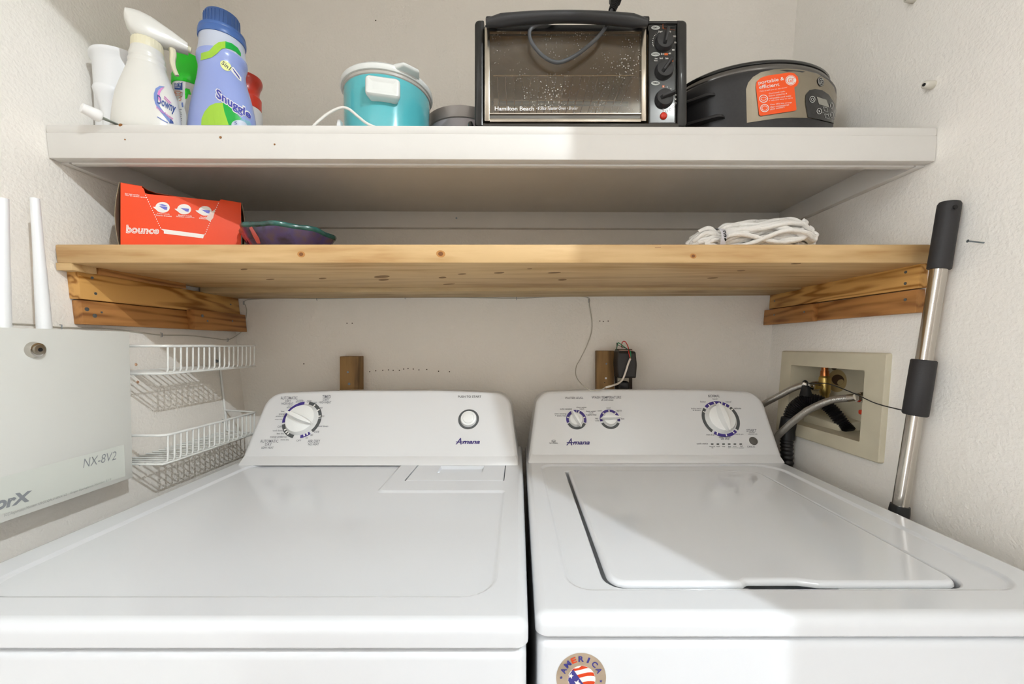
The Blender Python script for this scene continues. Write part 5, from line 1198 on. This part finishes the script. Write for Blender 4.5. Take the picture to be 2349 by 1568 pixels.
# corrugated drain hose
dh = thing('drain_hose', 'black corrugated drain hose arching into the supply box', 'hose', (.667, .990, .70))
pts = [Vector(p) for p in ((.667, .990, .70), (.667, .990, .80), (.667, .990, .90), (.667, .990, .96), (.672, .984, 1.012), (.680, .969, 1.038), (.693, .953, 1.0515), (.712, .936, 1.048), (.728, .921, 1.028), (.740, .907, 1.0), (.744, .897, .987))]
cpts = catmull(pts, 26); new('hose', tube(cpts, .015, 16, rf=lambda t: .0135 + .0016 * math.sin(t * (len(cpts) - 1) * math.pi * .5)), mat('hose_black', '1A1819', .45), dh, 80)
new('hose_sleeve', tube([Vector((.667, .990, .948)), Vector((.667, .990, .970)), Vector((.670, .986, 1.0))], .0175, 18), M_BLACK, dh, 60)
new('hose_bracket', hexa([(.680, .938, 1.060), (.694, .938, 1.060), (.694, .966, 1.060), (.680, .966, 1.060), (.684, .946, 1.085), (.692, .946, 1.085), (.692, .962, 1.085), (.684, .962, 1.085)], .001), M_BLACK, dh)
# cable tie tail
tie_pts = [Vector((.696, .955, 1.090)), P(1872, 880, .93), Vector((.690, .887, CAMZ - 90 * .887 / F)), Vector((.685, .8126, CAMZ - 112 * .8126 / F)), Vector((.680, .757, CAMZ - 135 * .757 / F)), Vector((.672, .688, CAMZ - 153 * .688 / F))]
ct = thing('cable_tie', 'thin black cable tie looped on the hose and reaching the pole', 'cable tie', tuple(tie_pts[0]))
new('tail', tube(catmull(tie_pts, 8), .0011, 6), M_BLACK, ct, 60)
lc = Vector((.693, .966, 1.085)); new('loop', tube([lc + Vector((.003 * math.sin(a), .010 * math.cos(a), .0105 * math.sin(a))) for a in [2 * math.pi * k / 16 for k in range(16)]], .0016, 6, closed=True), M_BLACK, ct, 60)

# telescopic pole leaning between washer and wall
PT, PB = Vector((.7060, .652, 1.4150)), Vector((.650, .680, .8985)); pdv = PT - PB
at_ = lambda z_: PB + pdv * ((z_ - PB.z) / pdv.z)
po = thing('telescopic_pole', 'steel telescopic pole with black grips leaning in the corner beside the washer', 'pole', tuple(at_(.645)))
def zp(py): # height on the pole for a photo row
    lo, hi = .5, 1.6
    for _ in range(40):
        m_ = (lo + hi) / 2; q = at_(m_)
        if CY - (m_ - CAMZ) * F / q.y > py: lo = m_
        else: hi = m_
    return lo
M_POLE = mat('pole_steel', 'C4BEB6', .14, 1.0)
new('tube', tube([at_(.66), at_(zp(600))], .0110, 24), M_POLE, po, 60)
z0, z1 = zp(617), zp(464)
new('top_grip', tube([at_(z0 + (z1 - z0) * t) for t in (0, .01, .3, .6, .9, .97, 1)], .019, 24, rf=lambda t: (.0145, .0150, .0147, .0146, .0146, .0144, .0128)[round(t * 6)]), M_RUB, po, 50)
c = P(2193, 474, .634); new('hang_hole', cyl(c, c + Vector((.0, .002, 0)), .0035, n=12), M_DARK, po, 30)
z0, z1 = zp(952), zp(825)
new('foam_grip', tube([at_(z0 + (z1 - z0) * t) for t in (0, .02, .5, .98, 1)], .02, 24, rf=lambda t: (.0150, .0168, .0168, .0165, .0150)[round(t * 4)]), M_RUB, po, 50)
z0, z1 = .645, zp(1158)
new('lower_collar', tube([at_(z0 + (z1 - z0) * t) for t in (0, .5, .96, 1)], .0165, 24, rf=lambda t: (.0130, .0138, .0140, .0130)[round(t * 3)]), M_BLACK, po, 50)

# ------------------------------------------------------------------ nails, hooks on the walls
c = P(1047, 502, YB - .02); nl = tag(new('wall_nail', tube([P(1047, 502, YB + .004), P(1047, 500, YB - .022), P(1047, 500, YB - .0225)], .0012, 8, rf=lambda t: .0012 if t < .6 else .0026), M_NAIL), 'small nail sticking out of the back wall between the shelves', 'nail')
e0 = onR(2262, 557, -.003); e1 = onR(2240, 548, .0); e1 = e0 + Vector((-.024, .004, .004))
nv = tube([e0, e0 + (e1 - e0) * .94, e1], .0012, 8, rf=lambda t: .0012 if t < .6 else .0026)
tag(new('wall_nail', nv, M_NAIL), 'bent grey nail in the wall near the pole grip', 'nail')
M_PLUG = mat('plug_offwhite', 'D8D3C6', .5)
for px, py, lab in ((2140, 195, 'off white plastic stub in the wall near the end of the painted shelf'), (2098, -2, 'off white plastic stub high on the wall above the oval cooker')):
    c = onR(px, py, 0); t = thing('wall_stub', lab, 'wall plug', tuple(c), 'plastic stubs on the wall'); d = Vector((-.020, -.004, -.002))
    new('body', tube([c - d * .2, c + d * .3, c + d * .9, c + d], .006, 14, rf=lambda t: (.0072, .0070, .0060, .0045)[round(t * 3)]), M_PLUG, t, 60)
    new('bore', cyl(c + d * .97, c + d * 1.02, .0028, n=12), M_DARK, t, 30)
